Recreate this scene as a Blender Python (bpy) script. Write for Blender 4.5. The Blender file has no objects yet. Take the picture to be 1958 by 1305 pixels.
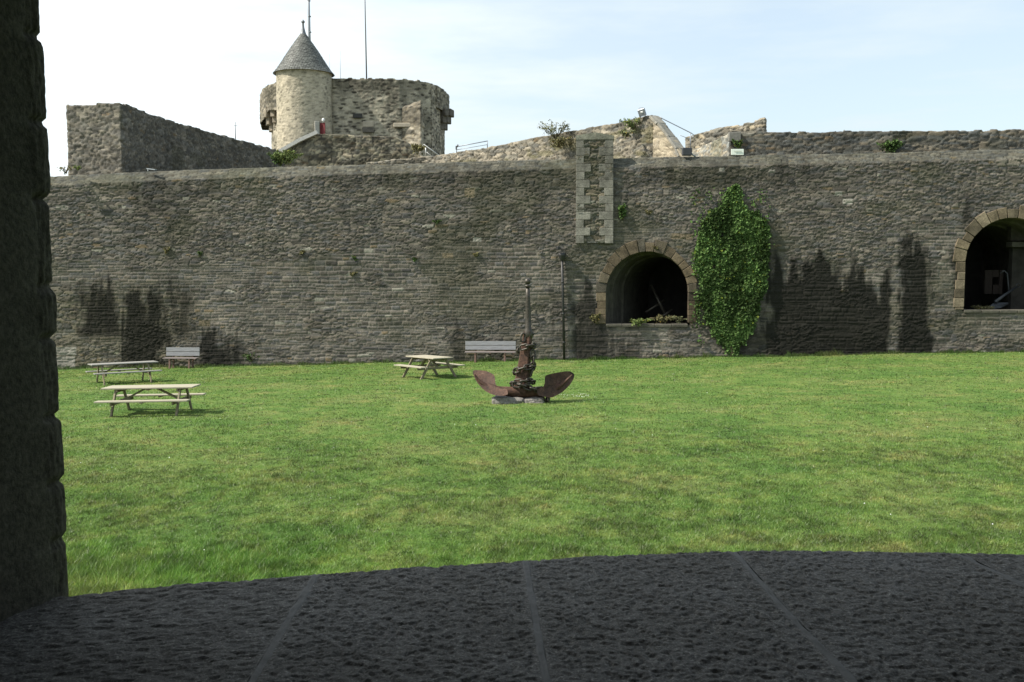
import bpy, bmesh, math, random
import numpy as np
from mathutils import Vector, Matrix

random.seed(7)
rng = np.random.default_rng(11)
sc = bpy.context.scene
C = sc.collection
R = math.radians
EZ = 4.0                      # eye height above the datum
FPX = 1908.0
PITCH = math.atan((652.5 - 500.0) / FPX)

# ------------------------------------------------------------------ camera
cam = bpy.data.cameras.new('camera')
cam.sensor_width = 36.0
cam.lens = FPX / 1958.0 * 36.0
cam.clip_start = 0.05
cam.clip_end = 6000
camo = bpy.data.objects.new('camera', cam)
C.objects.link(camo)
camo.location = (0, 0, EZ)
camo.rotation_euler = (math.pi / 2 - PITCH, 0, 0)
sc.camera = camo

# ------------------------------------------------------------------ light
SUN_EL = R(47)
SUNV = Vector((-0.97 * math.cos(SUN_EL), -0.23 * math.cos(SUN_EL), math.sin(SUN_EL))).normalized()
sun = bpy.data.lights.new('sun', 'SUN')
sun.energy = 4.2
sun.angle = R(0.6)
sun.color = (1.0, 0.93, 0.82)
suno = bpy.data.objects.new('sun', sun)
C.objects.link(suno)
suno.location = (-30, -10, 60)
suno.rotation_euler = SUNV.to_track_quat('Z', 'Y').to_euler()

world = bpy.data.worlds.new('World')
sc.world = world
world.use_nodes = True
wn, wl = world.node_tree.nodes, world.node_tree.links
wn.clear()
wo = wn.new('ShaderNodeOutputWorld')
bg = wn.new('ShaderNodeBackground')
bg.inputs['Strength'].default_value = 0.125
sky = wn.new('ShaderNodeTexSky')
sky.sky_type = 'NISHITA'
sky.sun_disc = False
sky.sun_elevation = math.asin(SUNV.z)
sky.sun_rotation = math.atan2(SUNV.x, SUNV.y)
sky.air_density = 1.0
sky.dust_density = 1.5
tc = wn.new('ShaderNodeTexCoord')
sep = wn.new('ShaderNodeSeparateXYZ')
wl.new(tc.outputs['Generated'], sep.inputs[0])
zc = wn.new('ShaderNodeMath'); zc.operation = 'MAXIMUM'; zc.inputs[1].default_value = 0.06
wl.new(sep.outputs['Z'], zc.inputs[0])
dv = wn.new('ShaderNodeVectorMath'); dv.operation = 'DIVIDE'
cmb = wn.new('ShaderNodeCombineXYZ')
for k in range(3):
    wl.new(zc.outputs[0], cmb.inputs[k])
wl.new(tc.outputs['Generated'], dv.inputs[0]); wl.new(cmb.outputs[0], dv.inputs[1])
cn = wn.new('ShaderNodeTexNoise')
cn.inputs['Scale'].default_value = 0.85; cn.inputs['Detail'].default_value = 7; cn.inputs['Roughness'].default_value = 0.58
wl.new(dv.outputs[0], cn.inputs['Vector'])
# more cloud to the left, thinning to blue on the right
ma = wn.new('ShaderNodeMath'); ma.operation = 'MULTIPLY_ADD'; ma.inputs[1].default_value = -0.28; ma.inputs[2].default_value = 0.02
wl.new(sep.outputs['X'], ma.inputs[0])
ad = wn.new('ShaderNodeMath'); ad.operation = 'ADD'
wl.new(cn.outputs['Fac'], ad.inputs[0]); wl.new(ma.outputs[0], ad.inputs[1])
cr = wn.new('ShaderNodeValToRGB')
cr.color_ramp.elements[0].position = 0.40; cr.color_ramp.elements[0].color = (0.60, 0.60, 0.60, 1)
cr.color_ramp.elements[1].position = 0.68; cr.color_ramp.elements[1].color = (1, 1, 1, 1)
wl.new(ad.outputs[0], cr.inputs[0])
mx = wn.new('ShaderNodeMix'); mx.data_type = 'RGBA'
wl.new(cr.outputs['Color'], mx.inputs['Factor'])
wl.new(sky.outputs[0], mx.inputs['A'])
cxr = wn.new('ShaderNodeValToRGB')
cxr.color_ramp.elements[0].position = 0.20; cxr.color_ramp.elements[0].color = (0.54, 0.585, 0.605, 1)
cxr.color_ramp.elements[1].position = 0.72; cxr.color_ramp.elements[1].color = (0.37, 0.425, 0.45, 1)
_e = cxr.color_ramp.elements.new(0.46); _e.color = (0.42, 0.465, 0.48, 1)
ax = wn.new('ShaderNodeMath'); ax.operation = 'ADD'; ax.inputs[1].default_value = 0.5
wl.new(sep.outputs['X'], ax.inputs[0]); wl.new(ax.outputs[0], cxr.inputs[0])
cm10 = wn.new('ShaderNodeVectorMath'); cm10.operation = 'SCALE'; cm10.inputs['Scale'].default_value = 10.0
wl.new(cxr.outputs['Color'], cm10.inputs[0]); wl.new(cm10.outputs[0], mx.inputs['B'])
wl.new(mx.outputs['Result'], bg.inputs['Color'])
wl.new(bg.outputs[0], wo.inputs[0])

sc.view_settings.view_transform = 'Standard'
sc.view_settings.look = 'None'
sc.view_settings.exposure = 0.82
sc.view_settings.gamma = 1
sc.cycles.max_bounces = 6

# ------------------------------------------------------------------ geometry helpers
ST, CT = math.sin(PITCH), math.cos(PITCH)

def ray(px, py):
    u = (px - 979.0) / FPX; v = (652.5 - py) / FPX
    return Vector((u, CT + v * ST, -ST + v * CT))

def P(px, py, Y):                      # world point on the plane y = Y
    d = ray(px, py)
    return Vector((d.x * Y / d.y, Y, EZ + d.z * Y / d.y))

def Pz(px, py, z):                     # world point on the plane z
    d = ray(px, py); s = (z - EZ) / d.z
    return Vector((d.x * s, d.y * s, z))

def ZY(py, Y, px=979):                 # height seen at row py at depth Y
    return P(px, py, Y).z

def to_px(V):
    x, y, z = V[..., 0], V[..., 1], V[..., 2] - EZ
    dep = y * CT - z * ST
    up = y * ST + z * CT
    return 979 + FPX * x / dep, 652.5 - FPX * up / dep

# ground height fitted through points read from the lawn
_g = np.array([(-19.2, 44.3, -4.76), (-0.9, 43, -4.28), (9.5, 42, -4.03), (19.9, 41.2, -3.76), (-8.7, 24, -3.73),
               (0.3, 27.5, -3.92), (-15.3, 37, -4.48), (-3.1, 34.9, -4.1), (0, 10, -3.55), (-6, 10, -3.6), (6, 10, -3.45), (12, 25, -3.6)])
_A = np.stack([np.ones(len(_g)), _g[:, 0], _g[:, 1], _g[:, 0] * _g[:, 1], _g[:, 1] ** 2], 1)
_c = np.linalg.lstsq(_A, _g[:, 2], rcond=None)[0]

def G(x, y):
    xc = np.clip(x, -26, 26); yc = np.clip(y, 4, 46)
    return EZ + _c[0] + _c[1] * xc + _c[2] * yc + _c[3] * xc * yc + _c[4] * yc * yc

def h01(ix, iy, s):
    n = (ix.astype(np.int64) * 374761393 + iy.astype(np.int64) * 668265263 + int(s) * 974634777) & 0xffffffff
    n = ((n ^ (n >> 13)) * 1274126177) & 0xffffffff
    n = ((n ^ (n >> 16)) * 2246822519) & 0xffffffff
    return ((n ^ (n >> 15)) & 0xffffff) / float(0xffffff)

def vnoise(x, y, s=0):
    ix = np.floor(x); iy = np.floor(y); fx = x - ix; fy = y - iy
    fx = fx * fx * (3 - 2 * fx); fy = fy * fy * (3 - 2 * fy)
    a = h01(ix, iy, s); b = h01(ix + 1, iy, s); c = h01(ix, iy + 1, s); d = h01(ix + 1, iy + 1, s)
    return (a * (1 - fx) + b * fx) * (1 - fy) + (c * (1 - fx) + d * fx) * fy

def fbm(x, y, s=0, o=4):
    t = 0; a = 0.5; n = 0
    for i in range(o):
        t = t + a * vnoise(x * 2 ** i, y * 2 ** i, s + i * 17); n += a; a *= 0.5
    return t / n

def sstep(a, b, x):
    t = np.clip((x - a) / (b - a), 0, 1)
    return t * t * (3 - 2 * t)

def worley(x, y, s, jit=0.85):
    ix = np.floor(x); iy = np.floor(y)
    f1 = np.full(x.shape, 9.0); f2 = np.full(x.shape, 9.0); idr = np.zeros(x.shape); dy1 = np.zeros(x.shape); dx1 = np.zeros(x.shape)
    for a in (-1, 0, 1):
        for b in (-1, 0, 1):
            cx = ix + a; cy = iy + b
            qx = cx + 0.5 + (h01(cx, cy, s) - 0.5) * jit + 0.25 * (np.mod(cy, 2) - 0.5)
            qy = cy + 0.5 + (h01(cx, cy, s + 1) - 0.5) * jit
            d = np.sqrt((x - qx) ** 2 + (y - qy) ** 2)
            r = h01(cx, cy, s + 2)
            n1 = d < f1
            f2 = np.where(n1, f1, np.minimum(f2, d))
            idr = np.where(n1, r, idr); dx1 = np.where(n1, x - qx, dx1); dy1 = np.where(n1, y - qy, dy1)
            f1 = np.where(n1, d, f1)
    return f1, f2, idr, dx1, dy1

def courses(u, v, s, h0, h1, w0, w1):
    """irregular coursed blocks: distance to joint (m), random per stone, centre-relative height"""
    v = v + 0.05 * (fbm(u * 0.35, v * 0.35, s + 5, 2) - 0.5) + 0.03 * (vnoise(u * 1.7, v * 1.7, s + 6) - 0.5)
    vmin = v.min() - 1; rs = np.random.default_rng(s)
    edges = [vmin]
    while edges[-1] < v.max() + 1:
        edges.append(edges[-1] + rs.uniform(h0, h1))
    edges = np.array(edges)
    row = np.clip(np.searchsorted(edges, v) - 1, 0, len(edges) - 2)
    dv = np.minimum(v - edges[row], edges[row + 1] - v)
    wrow = w0 + (w1 - w0) * h01(row, row * 0, s + 3)
    uu = u / wrow + 13.7 * h01(row, row * 0, s + 4)
    cell = np.floor(uu); fr = uu - cell
    ja = (h01(cell, row, s + 8) - 0.5) * 0.5; jb = (h01(cell + 1, row, s + 8) - 0.5) * 0.5
    left = fr < ja; right = fr > 1 + jb
    cell2 = np.where(left, cell - 1, np.where(right, cell + 1, cell))
    e0 = (h01(cell2, row, s + 8) - 0.5) * 0.5 + cell2; e1 = (h01(cell2 + 1, row, s + 8) - 0.5) * 0.5 + cell2 + 1
    du = np.minimum(uu - e0, e1 - uu) * wrow
    r = h01(cell2, row, s + 9)
    return np.minimum(np.abs(du), dv), r, (v - edges[row]) / (edges[row + 1] - edges[row]) - 0.5

# ------------------------------------------------------------------ object helpers
def setp(o, label=None, cat=None, group=None, kind=None):
    if label: o['label'] = label
    if cat: o['category'] = cat
    if group: o['group'] = group
    if kind: o['kind'] = kind
    return o

def thing(name, label, cat, loc=(0, 0, 0), rz=0.0, group=None):
    o = bpy.data.objects.new(name, None); C.objects.link(o)
    o.location = loc; o.rotation_euler = (0, 0, rz); o.empty_display_size = 0.3
    return setp(o, label, cat, group)

def root_loc(o):
    v = Vector((0, 0, 0))
    while o is not None:
        v += o.location; o = o.parent
    return v

def link_mesh(name, me, mat, parent=None, world=False, base=None):
    o = bpy.data.objects.new(name, me); C.objects.link(o)
    if mat is not None:
        for m in (mat if isinstance(mat, (list, tuple)) else [mat]):
            me.materials.append(m)
    if parent is not None:
        o.parent = parent
        if world:
            me.transform(Matrix.Translation(-root_loc(parent)))
    elif base is not None:
        me.transform(Matrix.Translation(-Vector(base))); o.location = base
    return o

def np_mesh(name, V, F, mat, col=None, parent=None, world=True, base=None, smooth=True):
    me = bpy.data.meshes.new(name)
    V = np.asarray(V, np.float32); F = np.asarray(F, np.int32)
    k = F.shape[1]
    me.vertices.add(len(V)); me.vertices.foreach_set('co', V.ravel())
    me.loops.add(F.size); me.loops.foreach_set('vertex_index', F.ravel())
    me.polygons.add(len(F))
    me.polygons.foreach_set('loop_start', np.arange(0, F.size, k, dtype=np.int32))
    me.polygons.foreach_set('loop_total', np.full(len(F), k, np.int32))
    me.polygons.foreach_set('use_smooth', np.full(len(F), smooth, bool))
    me.update(calc_edges=True)
    if col is not None:
        a = me.color_attributes.new('Col', 'FLOAT_COLOR', 'POINT')
        cc = np.ones((len(V), 4), np.float32); cc[:, :3] = col
        a.data.foreach_set('color', cc.ravel())
    return link_mesh(name, me, mat, parent, world, base)

def grid_faces(nr, nc, wrap=False):
    i = np.arange(nr - 1)[:, None] * nc; j = np.arange(nc - 1)[None, :]
    a = (i + j).ravel()
    return np.stack([a, a + 1, a + nc + 1, a + nc], 1)

class MB:
    def __init__(s): s.v = []; s.f = []; s.sm = []
    def add(s, vs, fs, smooth=False):
        o = len(s.v); s.v += [tuple(v) for v in vs]; s.f += [tuple(i + o for i in f) for f in fs]; s.sm += [smooth] * len(fs)
        return s
    def box(s, c, size, rot=None, bev=0.0):
        hx, hy, hz = size[0] / 2, size[1] / 2, size[2] / 2
        bm = bmesh.new(); bmesh.ops.create_cube(bm, size=1)
        bmesh.ops.scale(bm, vec=(size[0], size[1], size[2]), verts=bm.verts)
        if bev > 0:
            bmesh.ops.bevel(bm, geom=bm.edges[:], offset=bev, segments=1, affect='EDGES')
        M = Matrix.Translation(Vector(c)) @ (rot.to_4x4() if rot is not None else Matrix.Identity(4))
        bm.verts.index_update()
        s.add([M @ v.co for v in bm.verts], [[v.index for v in f.verts] for f in bm.faces])
        bm.free(); return s
    def beam(s, a, b, w, d, up=(0, 0, 1), bev=0.0):
        a = Vector(a); b = Vector(b); z = (b - a); L = z.length; z.normalize()
        x = Vector(up).cross(z)
        if x.length < 1e-4: x = Vector((1, 0, 0)).cross(z)
        x.normalize(); y = z.cross(x)
        rot = Matrix((x, y, z)).transposed()
        return s.box((a + b) / 2, (w, d, L), rot, bev)
    def tube(s, pts, rad, n=10, cap=True, smooth=True):
        pts = [Vector(p) for p in pts]
        if not isinstance(rad, (list, tuple)): rad = [rad] * len(pts)
        vs = []; ref = None
        for i, p in enumerate(pts):
            t = (pts[min(i + 1, len(pts) - 1)] - pts[max(i - 1, 0)]).normalized()
            if ref is None:
                ref = Vector((0, 0, 1)) if abs(t.z) < 0.9 else Vector((1, 0, 0))
            x = ref - t * ref.dot(t); x.normalize(); ref = x; y = t.cross(x)
            for k in range(n):
                a = 2 * math.pi * k / n
                vs.append(p + (x * math.cos(a) + y * math.sin(a)) * rad[i])
        fs = []
        for i in range(len(pts) - 1):
            for k in range(n):
                fs.append((i * n + k, i * n + (k + 1) % n, (i + 1) * n + (k + 1) % n, (i + 1) * n + k))
        if cap:
            fs.append(tuple(reversed(range(n)))); fs.append(tuple((len(pts) - 1) * n + k for k in range(n)))
        return s.add(vs, fs, smooth)
    def lathe(s, c, prof, n=24):
        vs = []; fs = []
        for r, z in prof:
            for k in range(n):
                a = 2 * math.pi * k / n
                vs.append((c[0] + r * math.cos(a), c[1] + r * math.sin(a), c[2] + z))
        for i in range(len(prof) - 1):
            for k in range(n):
                fs.append((i * n + k, i * n + (k + 1) % n, (i + 1) * n + (k + 1) % n, (i + 1) * n + k))
        return s.add(vs, fs, True)
    def ico(s, c, r, sub=2):
        bm = bmesh.new(); bmesh.ops.create_icosphere(bm, subdivisions=sub, radius=1)
        r = r if hasattr(r, '__len__') else (r, r, r)
        bm.verts.index_update()
        s.add([(c[0] + v.co.x * r[0], c[1] + v.co.y * r[1], c[2] + v.co.z * r[2]) for v in bm.verts], [[v.index for v in f.verts] for f in bm.faces], True)
        bm.free(); return s
    def build(s, name, mat, parent=None, world=False, base=None):
        me = bpy.data.meshes.new(name); me.from_pydata(s.v, [], s.f); me.update()
        me.polygons.foreach_set('use_smooth', s.sm)
        return link_mesh(name, me, mat, parent, world, base)

# ------------------------------------------------------------------ materials
def mat_new(name):
    m = bpy.data.materials.new(name); m.use_nodes = True
    nt = m.node_tree; b = nt.nodes['Principled BSDF']
    return m, nt, b

def noise_node(nt, scale, detail=4, rough=0.6, vec=None, coord='Object'):
    n = nt.nodes.new('ShaderNodeTexNoise'); n.inputs['Scale'].default_value = scale
    n.inputs['Detail'].default_value = detail; n.inputs['Roughness'].default_value = rough
    if vec is None:
        t = nt.nodes.new('ShaderNodeTexCoord'); vec = t.outputs[coord]
    nt.links.new(vec, n.inputs['Vector'])
    return n

def ramp(nt, fac, stops):
    r = nt.nodes.new('ShaderNodeValToRGB'); e = r.color_ramp.elements
    while len(e) > 1: e.remove(e[-1])
    e[0].position = stops[0][0]; e[0].color = (*stops[0][1], 1)
    for p, c in stops[1:]:
        q = e.new(p); q.color = (*c, 1)
    nt.links.new(fac, r.inputs[0]); return r

def mixc(nt, a, b, fac, blend='MIX'):
    m = nt.nodes.new('ShaderNodeMix'); m.data_type = 'RGBA'; m.blend_type = blend
    for key, val in (('A', a), ('B', b)):
        if isinstance(val, tuple): m.inputs[key].default_value = (*val, 1)
        else: nt.links.new(val, m.inputs[key])
    if isinstance(fac, float): m.inputs['Factor'].default_value = fac
    else: nt.links.new(fac, m.inputs['Factor'])
    return m.outputs['Result']

def bump(nt, b, h, strength=0.5, dist=0.02):
    n = nt.nodes.new('ShaderNodeBump'); n.inputs['Strength'].default_value = strength; n.inputs['Distance'].default_value = dist
    nt.links.new(h, n.inputs['Height']); nt.links.new(n.outputs[0], b.inputs['Normal'])

def simple(name, col, rough=0.6, metal=0.0, nscale=8, var=0.35, bstr=0.3, bdist=0.01, spec=0.5, stretch=None):
    m, nt, b = mat_new(name)
    vec = None
    if stretch:
        t = nt.nodes.new('ShaderNodeTexCoord'); mp = nt.nodes.new('ShaderNodeMapping')
        mp.inputs['Scale'].default_value = stretch; nt.links.new(t.outputs['Object'], mp.inputs[0]); vec = mp.outputs[0]
    n = noise_node(nt, nscale, 6, 0.65, vec)
    lo = tuple(c * (1 - var) for c in col); hi = tuple(min(1, c * (1 + var)) for c in col)
    r = ramp(nt, n.outputs['Fac'], [(0.3, lo), (0.7, hi)])
    nt.links.new(r.outputs[0], b.inputs['Base Color'])
    b.inputs['Roughness'].default_value = rough; b.inputs['Metallic'].default_value = metal
    b.inputs['Specular IOR Level'].default_value = spec
    bump(nt, b, n.outputs['Fac'], bstr, bdist)
    return m

def masonry_mat(name, fine=22.0, bstr=0.55, bdist=0.03, lo=.8, hi=1.2, big=1.3):
    m, nt, b = mat_new(name)
    at = nt.nodes.new('ShaderNodeAttribute'); at.attribute_name = 'Col'
    n = noise_node(nt, fine, 6, 0.7); n2 = noise_node(nt, big, 5, 0.65)
    r = ramp(nt, n.outputs['Fac'], [(0.3, (0.62, 0.62, 0.62)), (0.7, (1.35, 1.35, 1.33))])
    r2 = ramp(nt, n2.outputs['Fac'], [(0.3, (lo, lo, lo * .97)), (0.7, (hi, hi * .985, hi * .96))])
    c = mixc(nt, at.outputs['Color'], r.outputs[0], 1.0, 'MULTIPLY')
    c = mixc(nt, c, r2.outputs[0], 1.0, 'MULTIPLY')
    nt.links.new(c, b.inputs['Base Color'])
    b.inputs['Roughness'].default_value = 0.92; b.inputs['Specular IOR Level'].default_value = 0.25
    bump(nt, b, n.outputs['Fac'], bstr, bdist)
    return m

M_STONE = masonry_mat('rubble_masonry')
M_SILL = None

# ------------------------------------------------------------------ masonry surface
def path_sample(pts, res):
    pts = np.array([(p[0], p[1]) for p in pts], float)
    d = np.r_[0, np.cumsum(np.hypot(*np.diff(pts, axis=0).T))]
    n = max(2, int(d[-1] / res) + 1)
    u = np.linspace(0, d[-1], n)
    x = np.interp(u, d, pts[:, 0]); y = np.interp(u, d, pts[:, 1])
    tx = np.gradient(x, u); ty = np.gradient(y, u)
    l = np.hypot(tx, ty); nx, ny = ty / l, -tx / l       # to the right of travel = toward the viewer when going left to right
    return u, d, x, y, nx, ny

def masonry(name, pts, zb, zt, prof=((0.8, 0.0), (0.8, -1.0)), res=0.06, cs=(0.30, 0.12), amp=0.045, pal=None, style='rubble',
            split=None, seed=1, batter=0.0, tint=None, hole=None, ragged=0.0, mortar=None, parent=None, label=None, cat=None, mat=None,
            group=None, base=None, colmul=1.0, ends=True, widebed=0.0):
    """pts: plan path left to right; zb / zt: scalars or arrays at pts; prof: (back, dz) after the front top edge"""
    u, d, x, y, nx, ny = path_sample(pts, res)
    zbu = np.interp(u, d, np.broadcast_to(zb, d.shape)) if not callable(zb) else zb(x, y, u)
    ztu = np.interp(u, d, np.broadcast_to(zt, d.shape)) if not callable(zt) else zt(x, y, u)
    if ragged:
        rr = np.floor(u / 0.33)
        ztu = ztu + ragged * (h01(rr, rr * 0, seed + 70) - 0.5) + ragged * 0.8 * (fbm(u * 1.5, u * 0, seed + 71, 3) - 0.5)
    H = float(np.max(ztu - zbu)); nf = max(2, int(H / res) + 1)
    rows_b = [np.zeros_like(u) + 0]; t = np.linspace(0, 1, nf)[:, None]
    Z = zbu[None] + t * (ztu - zbu)[None]
    B = batter * (Z - zbu[None])
    Nh = np.ones((nf, 1)); Nv = np.zeros((nf, 1)); Vc = Z.copy(); amps = np.ones((nf, 1))
    Zs = [Z]; Bs = [B]; Nhs = [np.broadcast_to(Nh, Z.shape)]; Nvs = [np.broadcast_to(Nv, Z.shape)]; Vs = [Vc]
    pb, pz = 0.0, 0.0; B0 = B[-1]
    for (qb, qz) in prof:
        L = math.hypot(qb - pb, qz - pz); k = max(1, int(L / (res * 1.3)))
        if qz < -0.3: k = 1
        nn = np.array([qz - pz, qb - pb]); nn = nn / (np.linalg.norm(nn) + 1e-9)
        for i in range(1, k + 1):
            f = i / k; b_ = pb + f * (qb - pb); z_ = pz + f * (qz - pz)
            Zs.append((ztu + z_)[None]); Bs.append((B0 + b_)[None])
            Nhs.append(np.full((1, len(u)), nn[0])); Nvs.append(np.full((1, len(u)), nn[1])); Vs.append((Vs[-1][-1:] + L / k))
        pb, pz = qb, qz
    Z = np.concatenate(Zs); B = np.concatenate(Bs); Nh = np.concatenate(Nhs); Nv = np.concatenate(Nvs); V = np.concatenate(Vs)
    pa = np.array([(p[0], p[1]) for p in pts], float); sc_ = np.ones_like(u)
    for i in range(1, len(pa) - 1):
        e0 = pa[i] - pa[i - 1]; e1 = pa[i + 1] - pa[i]
        an = abs(math.atan2(e0[0] * e1[1] - e0[1] * e1[0], float(e0 @ e1)))
        if an > 0.5: sc_ = np.minimum(sc_, np.clip(np.abs(u - d[i]) / 1.3, 0.04, 1))
    B = B * sc_[None]
    U = np.broadcast_to(u[None], Z.shape)
    wu = U + 0.10 * (fbm(U * 1.3, V * 1.3, seed + 31, 2) - 0.5); wv = V + 0.07 * (fbm(U * 1.1, V * 2.0, seed + 33, 3) - 0.5)
    f1, f2, idr, dx, dy = worley(wu / cs[0], wv / cs[1], seed)
    # some patches have larger stones
    g1, g2, gid, gx, gy = worley(wu / (cs[0] * 1.7), wv / (cs[1] * 1.6), seed + 300)
    big = sstep(0.54, 0.60, fbm(U * 0.45, V * 0.6, seed + 40, 3))
    edge = (f2 - f1); eg = (g2 - g1)
    relr = sstep(0.02, 0.17, edge) * (0.45 + 0.75 * idr) + 0.55 * dy * (idr - 0.3)
    relg = sstep(0.01, 0.13, eg) * (0.6 + 0.6 * gid) + 0.25 * gy * (gid - 0.3)
    rel = relr * (1 - big) + relg * big
    ids = np.where(big > 0.5, gid, idr); mort = 1 - sstep(0.03, 0.16, np.where(big > 0.5, eg, edge))
    cw = np.zeros_like(U)
    if split is not None or style == 'course':
        q1, q2, pid, _a, _b = worley(U / 2.6, V / 1.1, seed + 95)
        ce, cid, cy_ = courses(wu + pid * 7, V * (.8 + .6 * np.mod(pid * 17, 1)) + pid * 3.1 + .05 * (fbm(U * 1.1, V * .6, seed + 90, 3) - .5), seed + 60, 0.07, 0.19, 0.22, 0.62)
        relc = sstep(0.0, 0.035, ce) * (0.45 + 0.45 * cid) + 0.12 * (fbm(U * 6, V * 9, seed + 2, 2) - 0.5)
        mc = 1 - sstep(0.006, 0.03, ce)
        cw = np.ones_like(U) if split is None else split(U, V)
        rel = rel * (1 - cw) + relc * cw
        ids = np.where(cw > 0.5, cid, ids); mort = np.where(cw > 0.5, mc, mort)
    D = amp * (rel - 0.5) + 0.035 * (fbm(U * 0.6, V * 0.8, seed + 9, 4) - 0.5) * 2 + amp * 0.35 * (fbm(U * 9, V * 14, seed + 12, 2) - 0.5)
    X3 = x[None] - nx[None] * B + nx[None] * Nh * D
    Y3 = y[None] - ny[None] * B + ny[None] * Nh * D
    Z3 = Z + Nv * D
    W = np.stack([X3, Y3, Z3], -1)
    # colour of each stone
    pal = pal or [(0.115, 0.112, 0.095), (0.150, 0.140, 0.112), (0.095, 0.10, 0.092), (0.175, 0.150, 0.112), (0.125, 0.115, 0.09)]
    mortar = mortar or (0.10, 0.095, 0.082)
    pal = np.array(pal); i0 = np.floor(ids * 997.0) % len(pal); col = pal[i0.astype(int)]
    col = col * (0.60 + 0.78 * np.mod(ids * 57.31, 1.0))[..., None]
    odd = np.mod(ids * 913.7, 1.0)
    col = np.where((odd > 0.994)[..., None], np.array((0.24, 0.23, 0.20)), col)
    col = np.where(((odd > 0.980) & (odd < 0.992))[..., None], np.array((0.155, 0.12, 0.08)), col)
    mcol = np.array(mortar) * (0.8 + 0.5 * fbm(U * 2, V * 2, seed + 20, 3))[..., None]
    mcol = np.where((cw > 0.5)[..., None], mcol * 1.9, mcol)
    col = col * (1 - mort[..., None]) + mcol * mort[..., None]
    patch = fbm(U * 0.35, V * 0.5, seed + 50, 4); moss = sstep(0.56, 0.72, fbm(U * 0.5 + 30, V * 0.8, seed + 51, 4))
    col = col * (0.72 + 0.56 * patch)[..., None]
    col = col * (1 - 0.45 * moss[..., None]) + np.array((0.060, 0.060, 0.036)) * (0.45 * moss[..., None])
    col = col * colmul
    if tint is not None:
        col = tint(W, U, V, col)
    nr, nc = Z.shape
    F = grid_faces(nr, nc)
    if hole is not None:
        cx = W.reshape(-1, 3)[F].mean(1)
        F = F[~hole(cx)]
    Vv = W.reshape(-1, 3); Cc = col.reshape(-1, 3)
    # orient outward (front normal towards the right-hand side)
    if ends:
        depth = prof[-1][0] if prof else 0.5
        extra = []; ef = []; ec = []; nb = len(Vv)
        for j in (0, nc - 1):
            colv = W[:nf, j]; k0 = nb + len(extra)
            bx = x[j] - nx[j] * (B[:nf, j] + depth); by = y[j] - ny[j] * (B[:nf, j] + depth)
            for q in range(nf):
                extra.append((bx[q], by[q], colv[q, 2])); ec.append(col[q, j])
            for q in range(nf - 1):
                a = q * nc + j; b2 = (q + 1) * nc + j
                f = [a, b2, k0 + q + 1, k0 + q]
                ef.append(f if j == 0 else f[::-1])
        Vv = np.concatenate([Vv, np.array(extra)]); Cc = np.concatenate([Cc, np.array(ec)]); F = np.concatenate([F, np.array(ef)])
    o = np_mesh(name, Vv, F, mat or M_STONE, Cc, parent, True, base)
    if label: setp(o, label, cat, group)
    return o

# ------------------------------------------------------------------ ground and lawn
def lawn_nodes(nt):
    t = nt.nodes.new('ShaderNodeNewGeometry')
    n1 = noise_node(nt, 0.35, 5, 0.6, t.outputs['Position']); n2 = noise_node(nt, 1.6, 6, 0.7, t.outputs['Position'])
    r1 = ramp(nt, n1.outputs['Fac'], [(0.34, (0.074, 0.140, 0.030)), (0.50, (0.098, 0.164, 0.037)), (0.64, (0.128, 0.172, 0.050))])
    r2 = ramp(nt, n2.outputs['Fac'], [(0.34, (0.76, 0.84, 0.74)), (0.50, (1.0, 1.0, 1.0)), (0.64, (1.42, 1.12, 1.28))])
    return mixc(nt, r1.outputs[0], r2.outputs[0], 1.0, 'MULTIPLY')

M_GROUND, nt, b = mat_new('lawn_ground')
c = lawn_nodes(nt)
n = noise_node(nt, 14, 8, 0.75)
rr = ramp(nt, n.outputs['Fac'], [(0.35, (0.60, 0.62, 0.60)), (0.6, (1.12, 1.12, 1.1))])
c = mixc(nt, c, rr.outputs[0], 1.0, 'MULTIPLY')
nt.links.new(c, b.inputs['Base Color']); b.inputs['Roughness'].default_value = 0.95; b.inputs['Specular IOR Level'].default_value = 0.15
bump(nt, b, n.outputs['Fac'], 0.6, 0.04)

M_GRASS, nt, b = mat_new('grass_blades')
c = lawn_nodes(nt)
gi = nt.nodes.new('ShaderNodeAttribute'); gi.attribute_name = 'Col'
c = mixc(nt, c, gi.outputs['Color'], 1.0, 'MULTIPLY')
nt.nodes.remove(b)
df = nt.nodes.new('ShaderNodeBsdfDiffuse'); tr = nt.nodes.new('ShaderNodeBsdfTranslucent'); ms = nt.nodes.new('ShaderNodeMixShader')
gl = nt.nodes.new('ShaderNodeBsdfGlossy'); gl.inputs['Roughness'].default_value = 0.45; gl.inputs['Color'].default_value = (0.5, 0.5, 0.5, 1)
ms2 = nt.nodes.new('ShaderNodeMixShader'); ms.inputs[0].default_value = 0.38; ms2.inputs[0].default_value = 0.045
nt.links.new(c, df.inputs[0]); nt.links.new(c, tr.inputs[0])
nt.links.new(df.outputs[0], ms.inputs[1]); nt.links.new(tr.outputs[0], ms.inputs[2])
nt.links.new(ms.outputs[0], ms2.inputs[1]); nt.links.new(gl.outputs[0], ms2.inputs[2])
nt.links.new(ms2.outputs[0], nt.nodes['Material Output'].inputs[0])

def lump(x, y):
    return 0.10 * (fbm(x * 0.35, y * 0.35, 91, 3) - 0.5) + 0.05 * (fbm(x * 1.6, y * 1.6, 92, 3) - 0.5) + 0.035 * (fbm(x * 4.5, y * 4.5, 93, 2) - 0.5)

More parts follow.
